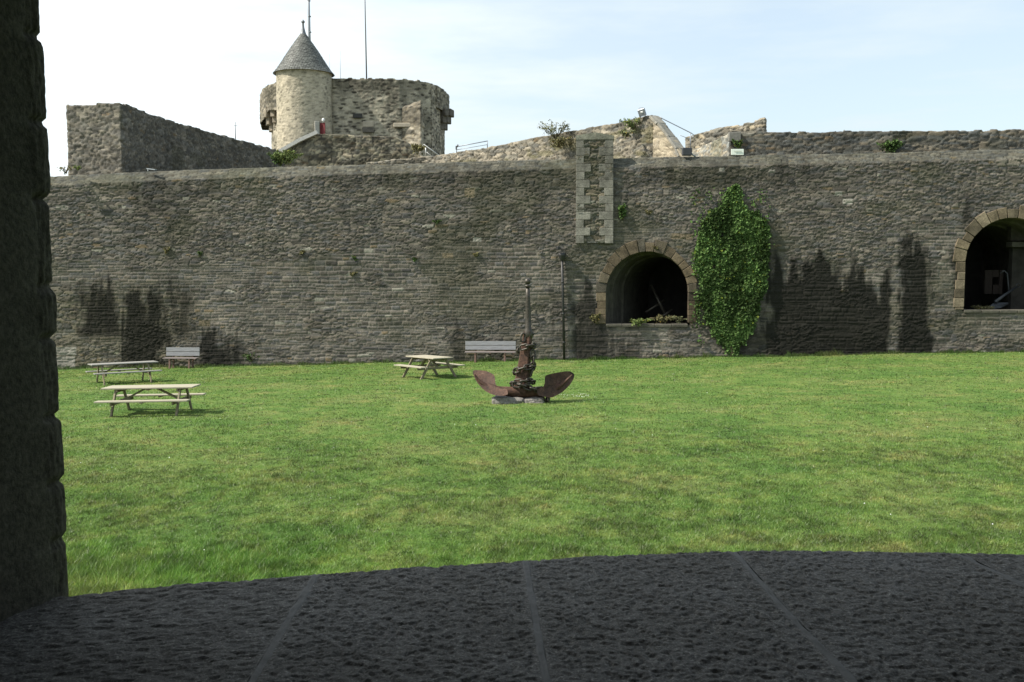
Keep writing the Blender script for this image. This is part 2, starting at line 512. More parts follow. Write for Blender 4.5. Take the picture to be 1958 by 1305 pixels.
gx = np.r_[-2500, -800, -200, -80, -40, np.arange(-30, 30.01, 0.16), 40, 80, 200, 800, 2500]
gy = np.r_[-2500, -600, -100, -20, 0, np.arange(2, 47, 0.16), 60, 100, 250, 900, 3000]
XX, YY = np.meshgrid(gx, gy)
inside = (np.abs(XX) < 31) & (YY > 1.9) & (YY < 47.5)
ZZ = G(XX, YY) + np.where(inside, lump(XX, YY), 0)
np_mesh('ground', np.stack([XX, YY, ZZ], -1).reshape(-1, 3), grid_faces(*XX.shape), M_GROUND)['kind'] = 'structure'

def blades(n, ylo, yhi, hmin, hmax, xf, wscale, power, seed, tall=None):
    r = np.random.default_rng(seed)
    q = r.random(n)
    if power == 1: Y = ylo * (yhi / ylo) ** q
    else: Y = ylo + (yhi - ylo) * q
    if yhi < 40:
        Y = Y[r.random(n) < sstep(yhi, 13.0, Y)]; n = len(Y)
    X = xf(Y, r.random(n))
    hn = fbm(X * 0.9, Y * 0.9, 61, 3); hn2 = vnoise(X * 4, Y * 4, 62)
    hgt = (hmin + (hmax - hmin) * (.3 + .5 * sstep(0.3, 0.75, hn)) * (0.5 + hn2)) * (0.6 + 0.8 * r.random(n))
    if tall is not None: hgt = hgt * tall(X, Y)
    w = wscale * (0.6 + 0.8 * r.random(n)) * np.maximum(Y, 11) / 12
    a = r.random(n) * 2 * np.pi; la = r.random(n) * 2 * np.pi; lm = hgt * (0.3 + 1.0 * r.random(n))
    Z = G(X, Y) + lump(X, Y) - 0.004
    dx = np.cos(a) * w / 2; dy = np.sin(a) * w / 2
    p0 = np.stack([X - dx, Y - dy, Z], 1); p1 = np.stack([X + dx, Y + dy, Z], 1)
    p2 = np.stack([X + np.cos(la) * lm + 0.1 * hgt, Y + np.sin(la) * lm, Z + hgt], 1)
    V = np.stack([p0, p1, p2], 1).reshape(-1, 3)
    t = r.random(n); cc = np.ones((n, 3)) * (0.62 + 0.95 * r.random(n))[:, None]
    clump = fbm(X * 5.5, Y * 4.0, 64, 3); cl2 = fbm(X * 1.5, Y * 1.2, 65, 3)
    cc = cc * (0.60 + 0.80 * sstep(.25, .75, clump))[:, None] * (1 + .35 * (cl2 - .5))[:, None]  # clump tone: grass variation, also painted in place of shading on the lumps
    fresh = sstep(13.6, 11.6, Y) * sstep(2.0, -4.0, X); cc = cc * (1 + fresh[:, None] * np.array((0, .20, -.1)))
    dry = t > 0.95; cc[dry] *= np.array((1.7, 1.15, 1.5))
    yel = (t < 0.25); cc[yel] *= np.array((1.2, 1.05, 0.8))
    cols = np.repeat(cc, 3, 0)
    return V, cols

xf = lambda Y, r: (r - 0.5) * 2 * (0.54 * Y + 1.6)
tall = lambda X, Y: 1 + 1.0 * sstep(13.2, 11.0, Y - 0.0) * sstep(-1.0, -5.0, X) + 0.4 * sstep(13, 11, Y)
Va, Ca = blades(470000, 6.5, 44.2, 0.018, 0.042, xf, 0.0095, 1, 3, tall)
Vb, Cb = blades(620000, 9.6, 27, 0.018, 0.050, xf, 0.0075, 1, 4, tall)
V = np.concatenate([Va, Vb]); Cc = np.concatenate([Ca, Cb])
go = np_mesh('grass', V, np.arange(len(V)).reshape(-1, 3), M_GRASS, Cc, smooth=False)
setp(go, 'short mown green grass covering the whole courtyard lawn', 'grass', kind='stuff')

# ------------------------------------------------------------------ main curtain wall
WO = Vector((0, 42.85)); WD = Vector((math.cos(R(4.5)), -math.sin(R(4.5)))); WN = Vector((-math.sin(R(4.5)), -math.cos(R(4.5))))
def WX(px, off=0.0):                    # the point of the wall line seen at column px, off metres in front
    d = (px - 979) / FPX / CT           # x = d*y roughly
    o = WO + WN * off
    s = (d * o.y - o.x) / (WD.x - d * WD.y)
    return o + WD * s
def WP(px, py, off=0.0):
    q = WX(px, off); p = P(px, py, q.y)
    return Vector((p.x, q.y, p.z))

NL = -24.5; NRt = 27.0
pxs = [60, 100, 300, 500, 940, 1090, 1400, 1700, 1958, 2060]
tops = [358, 356, 346, 339, 327, 323, 317, 311, 304, 302]     # lower edge of the coping
wpts = [WX(p) for p in pxs]
zt_ = [ZY(t, q.y) for t, q in zip(tops, wpts)]
L0 = WX(-160); R0 = WX(2300)
wpts = [L0] + wpts + [R0]; zt_ = [zt_[0] - 0.1] + zt_ + [zt_[-1] + 0.1]

A1c = WP(1237.5, 560); A1r = 1.74; A1sill = WP(1237, 620).z
A2c = WP(1932, 501); A2r = 1.80; A2sill = WP(1932, 593).z
def wall_u(p): return (Vector((p[0], p[1])) - WO).dot(WD)
ARCH = []
for c_, r_, s_ in ((A1c, A1r, A1sill), (A2c, A2r, A2sill)):
    ARCH.append((wall_u(c_), c_.z, r_, s_))

def hole(c):
    u = (c[:, 0] - WO.x) * WD.x + (c[:, 1] - WO.y) * WD.y; z = c[:, 2]
    m = np.zeros(len(c), bool)
    for (uc, zc, r, zs) in ARCH:
        ins = ((np.abs(u - uc) < r + 0.05) & (z > zs - 0.03) & (z <= zc)) | (((u - uc) ** 2 + (z - zc) ** 2 < (r + 0.05) ** 2) & (z > zc))
        m |= ins
    return m

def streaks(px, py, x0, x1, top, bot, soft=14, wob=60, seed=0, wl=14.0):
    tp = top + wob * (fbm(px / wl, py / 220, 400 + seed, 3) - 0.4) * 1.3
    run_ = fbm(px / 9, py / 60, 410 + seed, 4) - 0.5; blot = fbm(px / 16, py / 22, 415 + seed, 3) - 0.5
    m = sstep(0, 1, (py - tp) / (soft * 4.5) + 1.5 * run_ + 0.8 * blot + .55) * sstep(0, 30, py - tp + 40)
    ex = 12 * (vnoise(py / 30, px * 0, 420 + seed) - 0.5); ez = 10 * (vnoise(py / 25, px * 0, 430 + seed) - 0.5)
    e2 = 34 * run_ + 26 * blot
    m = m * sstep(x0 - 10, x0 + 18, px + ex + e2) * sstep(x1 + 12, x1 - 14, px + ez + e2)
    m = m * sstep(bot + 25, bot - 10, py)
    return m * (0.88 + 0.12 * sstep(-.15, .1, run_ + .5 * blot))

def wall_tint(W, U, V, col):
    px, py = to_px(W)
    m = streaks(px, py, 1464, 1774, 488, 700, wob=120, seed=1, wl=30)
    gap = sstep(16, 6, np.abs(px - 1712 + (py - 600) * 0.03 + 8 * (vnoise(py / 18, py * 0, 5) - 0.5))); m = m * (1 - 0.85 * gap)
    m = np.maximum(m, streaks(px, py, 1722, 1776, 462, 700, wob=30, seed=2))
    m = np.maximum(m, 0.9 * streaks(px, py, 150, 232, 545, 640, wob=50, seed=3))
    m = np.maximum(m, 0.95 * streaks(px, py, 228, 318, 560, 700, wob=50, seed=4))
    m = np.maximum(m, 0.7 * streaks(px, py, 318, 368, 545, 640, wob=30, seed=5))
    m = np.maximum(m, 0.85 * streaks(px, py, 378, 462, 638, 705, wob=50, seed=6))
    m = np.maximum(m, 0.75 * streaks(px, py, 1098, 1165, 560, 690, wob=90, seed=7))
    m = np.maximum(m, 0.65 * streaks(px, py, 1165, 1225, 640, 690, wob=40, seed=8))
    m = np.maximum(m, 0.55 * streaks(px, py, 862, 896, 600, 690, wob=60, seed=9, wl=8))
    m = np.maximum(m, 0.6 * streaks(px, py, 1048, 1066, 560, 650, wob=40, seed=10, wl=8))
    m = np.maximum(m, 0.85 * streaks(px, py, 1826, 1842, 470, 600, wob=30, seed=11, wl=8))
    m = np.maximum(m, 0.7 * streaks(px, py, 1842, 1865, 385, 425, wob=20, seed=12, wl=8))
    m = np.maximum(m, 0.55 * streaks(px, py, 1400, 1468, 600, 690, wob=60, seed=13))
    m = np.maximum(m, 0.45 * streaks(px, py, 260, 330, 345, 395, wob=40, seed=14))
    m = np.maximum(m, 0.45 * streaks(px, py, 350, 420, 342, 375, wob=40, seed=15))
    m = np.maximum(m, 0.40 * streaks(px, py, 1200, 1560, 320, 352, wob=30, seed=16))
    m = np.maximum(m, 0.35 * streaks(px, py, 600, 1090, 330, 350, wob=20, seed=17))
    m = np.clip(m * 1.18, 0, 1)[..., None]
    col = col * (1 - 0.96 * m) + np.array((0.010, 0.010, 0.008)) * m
    # green-brown algae low on the left
    g = (sstep(420, 300, px) * sstep(520, 580, py) * 0.4)[..., None]
    col = col * (1 - g) + col * np.array((1.0, 1.0, 0.72)) * g
    # pale blocks
    for (x0, x1, y0, y1, cc) in ((104, 146, 664, 680, .33), (104, 143, 682, 703, .28), (1596, 1610, 366, 374, .38), (1612, 1630, 381, 390, .38),
                                 (888, 908, 360, 378, .22), (905, 920, 455, 462, .36), (846, 866, 485, 494, .22), (1284, 1325, 447, 458, .20),
                                 (106, 130, 393, 402, .26), (1376, 1386, 322, 328, .3), (380, 402, 612, 624, .2), (1470, 1482, 325, 331, .26), (233, 240, 394, 399, .4)):
        k = ((px > x0) & (px < x1) & (py > y0) & (py < y1))
        br = np.array((1, .95, .86)) if cc > .25 else np.array((1, .82, .58))
        col = np.where(k[..., None], br * cc * 0.75, col)
    # coping: colour darkened to offset the sun on its slope, with lichen specks
    cop = (Nzmask(W, px, py))[..., None]
    col = col * (1 - 0.22 * cop) + 0.03 * cop * (h01(np.floor(U * 9), np.floor(V * 9), 4) - .3)[..., None]
    col = col * (1 - cop * (1 - np.array((.93, 1.0, .92))))
    return col

def Nzmask(W, px, py):
    t = np.interp(px, [60, 100, 300, 500, 940, 1090, 1400, 1700, 1958], [358, 356, 346, 339, 327, 323, 317, 311, 304])
    return sstep(2, -3, py - t)

def split(U, V):
    Ux = U + wall_u(L0)
    lim = np.interp(Ux, [-24, -12, -6, -1, 4, 12, 20, 30], [ZY(520, 44.5), ZY(500, 43.8), ZY(478, 43.3), ZY(452, 43), ZY(430, 42.4), ZY(455, 42), ZY(415, 41.3), ZY(415, 41.3)])
    return sstep(0.15, -0.15, V - lim + 0.9 * (fbm(Ux * 0.5, V * 0.3, 77, 3) - 0.5)) * sstep(0.57, 0.49, fbm(Ux * 0.5 + 9, V * 1.2, 78, 3))

PAL_W = [(0.103, 0.095, 0.087), (0.124, 0.112, 0.098), (0.086, 0.084, 0.085), (0.142, 0.124, 0.105), (0.108, 0.098, 0.087)]
mw = thing('curtain_wall', 'long high grey rubble stone fortress wall with two arched openings crossing the courtyard', 'wall', (WO.x, WO.y, float(G(0, 42.8))))
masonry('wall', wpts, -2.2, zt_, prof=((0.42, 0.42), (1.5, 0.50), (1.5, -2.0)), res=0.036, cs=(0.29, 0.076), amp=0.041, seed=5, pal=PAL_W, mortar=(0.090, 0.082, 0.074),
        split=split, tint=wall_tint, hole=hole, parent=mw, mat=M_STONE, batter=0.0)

# arch stones, reveals and the dark vaults behind
M_GRANITE = masonry_mat('dressed_granite', 26, 0.7, 0.03, .45, 1.35, 2.6)
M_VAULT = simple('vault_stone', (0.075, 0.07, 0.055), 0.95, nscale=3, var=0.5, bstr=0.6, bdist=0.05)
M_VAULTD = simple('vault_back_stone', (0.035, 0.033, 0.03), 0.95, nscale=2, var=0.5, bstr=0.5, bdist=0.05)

def block(mb_v, mb_f, mb_c, corners, nrm, depth, proud, col, bev=0.02):
    """a dressed block from 4 front corners in the wall plane"""
    cs_ = [Vector(c) for c in corners]; cen = sum(cs_, Vector()) / 4
    o = len(mb_v); n = Vector(nrm)
    for c in cs_: mb_v.append(c - n * depth)
    for c in cs_: mb_v.append(c + n * (proud - bev * 0.6))
    for c in cs_: mb_v.append(c + (cen - c).normalized() * bev + n * proud)
    for _ in range(12): mb_c.append(col)
    for a in range(4):
        b2 = (a + 1) % 4
        mb_f.append((o + a, o + b2, o + 4 + b2, o + 4 + a)); mb_f.append((o + 4 + a, o + 4 + b2, o + 8 + b2, o + 8 + a))
    mb_f.append((o + 8, o + 9, o + 10, o + 11)); 

def uz(u, z, off=0.0):
    q = WO + WD * u + WN * off
    return Vector((q.x, q.y, z))
N3 = Vector((WN.x, WN.y, 0))

def arch(uc, zc, r, zs, tag, rs, skipright=False, cols=None, skew=0.0):
    vs, fs, cs_ = [], [], []
    def stone_col():
        base = random.choice(cols); k = rs.uniform(0.7, 1.2); return tuple(c * k for c in base)
    n = 15; wts = [rs.uniform(.75, 1.25) for _ in range(n)]; angs = [math.pi * sum(wts[:q_]) / sum(wts) for q_ in range(n + 1)]
    for i in range(n):
        a = math.pi - angs[i]; b2 = math.pi - angs[i + 1]
        g = 0.010; R2 = r + rs.uniform(0.34, 0.54)
        q = [(r, a - g), (R2, a - g * .6), (R2, b2 + g * .6), (r, b2 + g)]
        cr_ = [uz(uc + rr_ * math.cos(aa), zc + rr_ * math.sin(aa)) for rr_, aa in q]
        block(vs, fs, cs_, cr_, N3, 0.45, rs.uniform(0.035, 0.07), stone_col())
    for sd in (-1, 1):
        z = zc
        while z > zs + 0.08:
            h = min(rs.uniform(0.24, 0.42), z - zs); w = rs.uniform(0.24, 0.44)
            ua, ub = uc + sd * r, uc + sd * (r + w)
            cr_ = [uz(ua, z - h + .01), uz(ub, z - h + .01), uz(ub, z - .005), uz(ua, z - .005)]
            if sd < 0: cr_ = cr_[::-1]
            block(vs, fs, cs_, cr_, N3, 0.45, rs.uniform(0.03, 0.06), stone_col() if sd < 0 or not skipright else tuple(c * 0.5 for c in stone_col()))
            z -= h
    o = np_mesh('arch_stones', np.array([tuple(v) for v in vs]), np.array(fs), M_GRANITE, np.array(cs_), mw, True, smooth=False)
    # sill
    m = MB()
    rot = Matrix(((WD.x, WN.x, 0), (WD.y, WN.y, 0), (0, 0, 1)))
    for k in range(5):
        w = 2 * r / 5
        m.box(uz(uc - r + w * (k + .5), zs - 0.06 + rs.uniform(-.01, .01), -0.30), (w - .02, 0.72, 0.12), rot, 0.015)
    m.build('sill', M_VAULT, mw, True)
    # vault: stepped barrel
    segs = [(-0.40, r + .0), (-1.1, r), (-1.1, r - 0.12), (-2.4, r - 0.12), (-2.4, r - .22), (-7.0, r - .22)]
    vs = []; nn = 22
    uc0 = uc
    for off, rr_ in segs:
        uc = uc0 - skew * (off + .4)
        vs.append(uz(uc - rr_, zs - 1.2, off))
        for i in range(nn + 1):
            a = math.pi - math.pi * i / nn
            vs.append(uz(uc + rr_ * math.cos(a), zc + rr_ * math.sin(a), off))
        vs.append(uz(uc + rr_, zs - 1.2, off))
    F = grid_faces(len(segs), nn + 3)
    np_mesh('vault', np.array([tuple(v) for v in vs]), F, M_VAULT, None, mw, True, smooth=False)
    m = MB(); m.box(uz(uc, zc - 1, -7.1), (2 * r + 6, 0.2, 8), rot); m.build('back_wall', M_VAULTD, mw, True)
    m = MB(); m.box(uz(uc, zs - 0.55, -3.9), (2 * r + 4, 6.5, 0.5), rot); m.build('vault_floor', M_VAULT, mw, True)

rs = random.Random(5)
warm = [(0.145, 0.115, 0.08), (0.125, 0.105, 0.078), (0.11, 0.098, 0.08), (0.16, 0.125, 0.085)]
warm2 = [(0.18, 0.145, 0.10), (0.16, 0.13, 0.09), (0.12, 0.10, 0.072), (0.20, 0.165, 0.12)]
arch(*ARCH[0], 'a', rs, True, warm, .30)
arch(*ARCH[1], 'b', rs, False, warm2)

# pier (old chimney breast) rising through the wall top with pale quoins
py_b, py_t = 466, 268
uL, uR = wall_u(WX(1100)), wall_u(WX(1171))
pier = thing('stone_pier', 'flat stone pier with pale granite quoins and gabled cap rising above the wall', 'pier', tuple(uz((uL + uR) / 2, WP(1135, 466).z)))
zb_, ztp = WP(1135, 466).z, WP(1135, 268).z
a_, b_ = uz(uL + .05, 0, 0.10), uz(uR - .07, 0, 0.10)
masonry('rubble_core', [a_, b_], zb_ + .02, ztp, prof=((1.0, 0), (1.0, -2)), res=0.035, cs=(0.26, 0.10), amp=0.05, seed=21, parent=pier, colmul=0.8)
vs, fs, cs_ = [], [], []
z = ztp; k = 0; nq = 13; hq = (ztp - zb_) / nq
for k in range(nq):
    zlo, zhi = ztp - hq * (k + 1), ztp - hq * k
    g_ = 0.36 * (0.75 + 0.4 * rs.random())
    tap = 0.035 * k / nq * 3
    for sd in (0, 1):
        w = (0.60 if (k % 2) else 0.35) + rs.uniform(-.03, .03)
        if sd == 0: ua, ub = uL - 0.0 - tap * .0, uL + w
        else: ua, ub = uR - w + tap * .3 - .03, uR + tap * .3 - .03
        vs, fs, cs_ = [], [], []; base = (0.205, 0.198, 0.178); kk = rs.uniform(0.8, 1.15) * (0.85 if k < 6 else 1.05)
        block(vs, fs, cs_, [uz(ua, zlo + .006, .06), uz(ub, zlo + .006, .06), uz(ub, zhi - .006, .06), uz(ua, zhi - .006, .06)], N3, .5, .075 + rs.uniform(0, .012), tuple(c * kk for c in base), 0.012)
        np_mesh('quoin', np.array([tuple(v) for v in vs]), np.array(fs), M_GRANITE, np.array(cs_), pier, True, smooth=False)
# cap: two coping blocks meeting in a shallow ridge
um = (uL + uR) / 2
for (ua, ub, z0a, z0b, cc) in ((uL - .03, um - .006, .17, .30, .2), (um + .006, uR + .0, .30, .15, .17)):
    vs, fs, cs_ = [], [], []
    A = [uz(ua, ztp, .15), uz(ub, ztp, .15), uz(ub, ztp + z0b, .15), uz(ua, ztp + z0a, .15)]
    Bk = [p - N3 * 1.3 for p in A]
    o = len(vs); vs += A + Bk; cs_ += [(cc, cc, cc * .85)] * 8
    fs += [(o, o + 1, o + 2, o + 3), (o + 3, o + 2, o + 6, o + 7), (o + 4, o + 7, o + 6, o + 5), (o, o + 3, o + 7, o + 4), (o + 1, o + 5, o + 6, o + 2), (o, o + 4, o + 5, o + 1)]
    np_mesh('cap_stone', np.array([tuple(v) for v in vs]), np.array(fs), M_GRANITE, np.array(cs_), pier, True, smooth=False)

# terrace surface behind the wall
M_TERR = simple('terrace_gravel', (0.16, 0.15, 0.10), 0.95, nscale=6, var=0.4, bstr=0.4, bdist=0.03)
m = MB()
zt0 = ZY(318, 43.3) - 1.2
q0 = [L0 - WN * 1.2, R0 - WN * 1.2]
m.add([(q0[0].x, q0[0].y, zt0 - .4), (q0[1].x, q0[1].y, zt0 + .2), (70, 130, zt0 + .2), (-90, 130, zt0 - .4)], [(0, 1, 2, 3)])
m.build('terrace', M_TERR)['kind'] = 'structure'

# ------------------------------------------------------------------ masonry above and behind the wall
PAL_L = [(0.18, 0.17, 0.145), (0.225, 0.205, 0.17), (0.155, 0.152, 0.138), (0.25, 0.225, 0.18)]
PAL_D = [(0.085, 0.088, 0.082), (0.11, 0.105, 0.09), (0.075, 0.08, 0.08), (0.13, 0.115, 0.09)]
PAL_K = [(0.35, 0.315, 0.255), (0.40, 0.36, 0.295), (0.31, 0.285, 0.235), (0.36, 0.325, 0.265), (0.15, 0.14, 0.12)]

def pp(px, Y): return ((px - 979) / FPX * Y / CT * 1.0, Y)
def PX(px, Y, py=300): p = P(px, py, Y); return (p.x, p.y)

# left bastion
zb0 = ZY(330, 44) - 1.0
Zt = ZY(198, 50)
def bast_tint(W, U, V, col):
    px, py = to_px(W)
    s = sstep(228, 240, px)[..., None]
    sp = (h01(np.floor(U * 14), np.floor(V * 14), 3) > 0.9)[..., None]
    col = col * (1 - s * 0.25)  # side past the corner darkened, its shade put into the colour
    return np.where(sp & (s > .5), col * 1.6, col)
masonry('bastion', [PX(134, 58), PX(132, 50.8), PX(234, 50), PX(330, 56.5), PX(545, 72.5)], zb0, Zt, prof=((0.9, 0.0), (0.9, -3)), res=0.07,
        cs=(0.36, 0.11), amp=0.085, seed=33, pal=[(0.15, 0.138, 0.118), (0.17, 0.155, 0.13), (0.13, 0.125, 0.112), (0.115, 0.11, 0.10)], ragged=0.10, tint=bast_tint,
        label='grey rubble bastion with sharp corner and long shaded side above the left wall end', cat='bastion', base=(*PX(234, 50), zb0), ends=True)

# keep
def flecks(U, V, seed, thr=.4, sx=.55, sy=.2):
    f1, f2, idr, dx, dy = worley(U / sx, V / sy, seed)
    return sstep(.36, .26, f1) * (idr > thr) * (.5 + .5 * np.mod(idr * 31, 1))
def keep_tint(W, U, V, col):
    px, py = to_px(W)
    dens = .35 + .3 * fbm(px / 30, py / 20, 905, 3)
    m = 0.75 * streaks(px, py, 636, 775, 140, 172, wob=24, soft=8, seed=31, wl=9)
    m = np.maximum(m, 0.7 * streaks(px, py, 755, 778, 140, 205, wob=40, soft=8, seed=32, wl=9))
    m = np.maximum(m, 0.5 * sstep(0.52, 0.66, fbm(px / 26, py / 20, 901, 4)) * sstep(640, 660, px))
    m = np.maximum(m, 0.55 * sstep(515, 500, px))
    m = np.maximum(m, 0.6 * sstep(0.5, 0.62, fbm(px / 20, py / 14, 902, 4)) * sstep(765, 775, px) * sstep(812, 800, px) * sstep(180, 195, py) * sstep(235, 215, py))
    m = np.maximum(m, 0.45 * sstep(0.4, 0.6, fbm(px / 9, py / 14, 904, 4)) * sstep(530, 525, px))
    m = m[..., None]
    col = col * .45 + np.array((.39, .365, .30)) * .55
    col = col * (1 - m * 0.8)
    # plastered pale areas
    a = (sstep(0.5, 0.62, fbm(px / 30 + 7, py / 30, 903, 3)) * 0.4)[..., None]
    col = col * (1 - a) + np.array((0.40, 0.36, 0.28)) * a * (1 - m)
    return col * (1 - .85 * flecks(U, V, 333, .25, .75, .26))[..., None]
def tur_tint(W, U, V, col):
    px, py = to_px(W)
    a = 0.55; col = col * (1 - a) + np.array((0.43, 0.395, 0.32)) * a
    return col * (1 - .5 * flecks(U, V, 444, .4, .5, .19) * (.5 + fbm(U * .8, V * .8, 9, 3)))[..., None]

keep = thing('castle_keep', 'big round-cornered stone keep with overhanging parapet ends on the skyline', 'tower', (*PX(690, 88), zb0))
ktop = ZY(150, 86)
kz0 = zb0 - 1
masonry('wall', [PX(524, 98), PX(520, 94), PX(524, 90), PX(560, 87), PX(640, 86), PX(765, 86.3), PX(800, 87), PX(826.5, 88.6), PX(829, 91)], kz0, ktop, prof=((1.0, 0.0), (1.0, -3)),
        res=0.085, cs=(0.42, 0.17), amp=0.05, seed=41, pal=PAL_K, ragged=0.14, tint=keep_tint, parent=keep, ends=False, mortar=(0.36, 0.31, 0.23))
masonry('side_wall', [PX(825, 88.45), PX(842, 91.5), PX(850, 95.5), PX(846, 103)], kz0, ktop + .02, prof=((1.0, 0.0), (1.0, -3)),
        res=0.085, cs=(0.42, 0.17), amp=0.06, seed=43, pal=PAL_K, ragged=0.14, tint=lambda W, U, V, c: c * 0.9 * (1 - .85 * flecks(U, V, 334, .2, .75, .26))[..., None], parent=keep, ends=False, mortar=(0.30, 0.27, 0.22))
masonry('parapet', [PX(503, 100), PX(499, 95), PX(505, 91.3), PX(516, 89.2), PX(532, 88)], [ZY(236, 95), ZY(236, 95), ZY(228, 91), ZY(212, 89.5), ZY(211, 88)], ktop, prof=((1.0, 0.0), (1.0, -3)),
        res=0.10, cs=(0.42, 0.17), amp=0.08, seed=45, pal=PAL_K, ragged=0.1, tint=lambda W, U, V, c: c * (0.42 + 0.4 * fbm(U * 1.2, V * 0.5, 3, 3))[..., None], parent=keep, ends=True)
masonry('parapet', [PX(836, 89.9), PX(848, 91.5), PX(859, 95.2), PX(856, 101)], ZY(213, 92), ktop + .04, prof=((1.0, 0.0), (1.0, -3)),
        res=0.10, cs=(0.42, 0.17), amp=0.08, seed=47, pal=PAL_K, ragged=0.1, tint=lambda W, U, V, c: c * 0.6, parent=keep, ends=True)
M_CORB = simple('corbel_stone', (0.20, 0.17, 0.13), 0.9, nscale=2, var=0.4, bstr=0.5, bdist=0.05)
M_CORBD = simple('dark_corbel_stone', (0.10, 0.09, 0.075), 0.9, nscale=2, var=0.4, bstr=0.5, bdist=0.05)  # darker copy of the corbel stone
def corbel(px, Y, py0, mt, outx, steps=((0, 1.0), (13, .8), (25, .55), (36, .3)), w=0.55):
    m = MB()
    for i, (dy, ln) in enumerate(steps):
        p = P(px, py0 + dy, Y)
        L = ln * 1.35
        ctr = Vector((p.x + outx.x * (L / 2 - .7), p.y + outx.y * (L / 2 - .7), p.z))
        ang = math.atan2(outx.y, outx.x)
        m.box(ctr, (L, w - 0.0 * i, 0.66), Matrix.Rotation(ang, 3, 'Z'), 0.05)
    m.build('corbel', mt, keep, True)
dl = Vector((-.75, -.66)).normalized(); dl2 = Vector((-.45, -.9)).normalized()
corbel(516, 90.3, 219, M_CORB, dl, steps=((0, .9), (13, .7), (25, .45), (34, .25)), w=.5); corbel(511, 92.0, 221, M_CORBD, Vector((-.95, -.3)), steps=((0, .8), (13, .6), (25, .4)), w=.5); corbel(524, 89.4, 217, M_CORB, dl2, steps=((0, .7), (11, .5), (20, .35)), w=.5)
dr = Vector((.8, -.6)).normalized()
corbel(845, 92.0, 216, M_CORBD, dr); corbel(851, 94.0, 216, M_CORBD, Vector((.95, -.25)), w=.7)
corbel(855, 96.5, 218, M_CORBD, Vector((1, 0)), w=.6)

# lintel and blocked door, buttress of the keep
M_PALE = simple('pale_dressed_stone', (0.36, 0.32, 0.25), 0.9, nscale=1.5, var=0.25, bstr=0.3, bdist=0.03)
m = MB(); a = P(782, 240, 86.2); m.box(a, (2.6, 0.5, 0.35), None, .04); m.build('lintel', M_PALE, keep, True)
ku = [PX(772, 86.4), PX(806, 85.9)]
masonry('buttress', [PX(770, 86.2), PX(806, 85.6), PX(811, 88)], kz0, ZY(206, 86), prof=((0.8, 0.5), (1.0, 0.2)), res=0.10, cs=(0.5, 0.2), amp=0.06, seed=49,
        pal=PAL_K, tint=lambda W, U, V, c: c * (1.0 - .5 * sstep(ZY(245, 86), ZY(236, 86), V) * (.6 + .8 * fbm(U * 1.5, V * 1.2, 8, 3)))[..., None] * (1 - .6 * flecks(U, V, 335, .4, .75, .26))[..., None], parent=keep, ends=False, mortar=(0.36, 0.31, 0.23))
m = MB(); m.box(P(684, 222, 85.98), (0.75, 0.25, 0.38), None, .03); m.build('recess', simple('recess_shade', (0.02, .02, .018)), keep, True)  # solid block, near-black colour stands in for shade inside a recess
m = MB(); m.box(P(704, 249, 85.93), (1.0, 0.15, 0.45), None, .05); m.build('patch', M_CORBD, keep, True)
m = MB(); m.box(P(704, 238, 85.97), (0.95, 0.12, 0.5), None, .05); m.build('patch', M_PALE, keep, True)

# stair turret
tur = thing('stair_turret', 'round pale stone stair turret with conical grey slate roof against the keep', 'turret', (*PX(582, 85.6), zb0))
tc_ = P(582, 200, 85.6); tr_ = 2.28
tz = ZY(131, 83.4)
tp = [(tc_.x + tr_ * math.cos(a), tc_.y + tr_ * math.sin(a)) for a in np.linspace(math.pi + .7, 2 * math.pi + math.pi - .7 - math.pi, 40)]
tp = [(tc_.x + tr_ * math.cos(a), tc_.y + tr_ * math.sin(a)) for a in np.linspace(math.pi - .6, 2 * math.pi + .6, 60)]
masonry('wall', tp, kz0, tz, prof=((0.3, 0),), res=0.075, cs=(0.30, 0.11), amp=0.03, seed=51, pal=[(0.38, 0.335, 0.265), (0.45, 0.395, 0.31), (0.34, .30, .24)], mortar=(0.42, 0.375, 0.295), tint=tur_tint, parent=tur, ends=False)
m = MB(); m.lathe((tc_.x, tc_.y, tz), [(2.26, -.14), (2.34, -.06), (2.38, .02), (2.2, .06)], 48); m.build('cornice', M_PALE, tur, True)
# slate roof
M_SLATE, nt, b = mat_new('slate_roof')
t = nt.nodes.new('ShaderNodeTexCoord')
at = nt.nodes.new('ShaderNodeAttribute'); at.attribute_name = 'Col'
n = noise_node(nt, 5, 4, .6)
r = ramp(nt, n.outputs['Fac'], [(.3, (.7, .7, .7)), (.7, (1.3, 1.3, 1.3))])
nt.links.new(mixc(nt, at.outputs['Color'], r.outputs[0], 1.0, 'MULTIPLY'), b.inputs['Base Color'])
b.inputs['Roughness'].default_value = .6
nr_, nc_ = 46, 64
rz_ = tz + 0.02; apex = ZY(62, 85.6)
prof_ = []
for i in range(nr_):
    f = i / (nr_ - 1); rr_ = 2.22 * (1 - f) + 0.09 + 0.20 * (1 - f) ** 6 + 0.11 * math.sin(math.pi * f)
    prof_.append((rr_, rz_ - .12 + (apex - rz_ + .12) * f))
vs, fs, cs_ = [], [], []
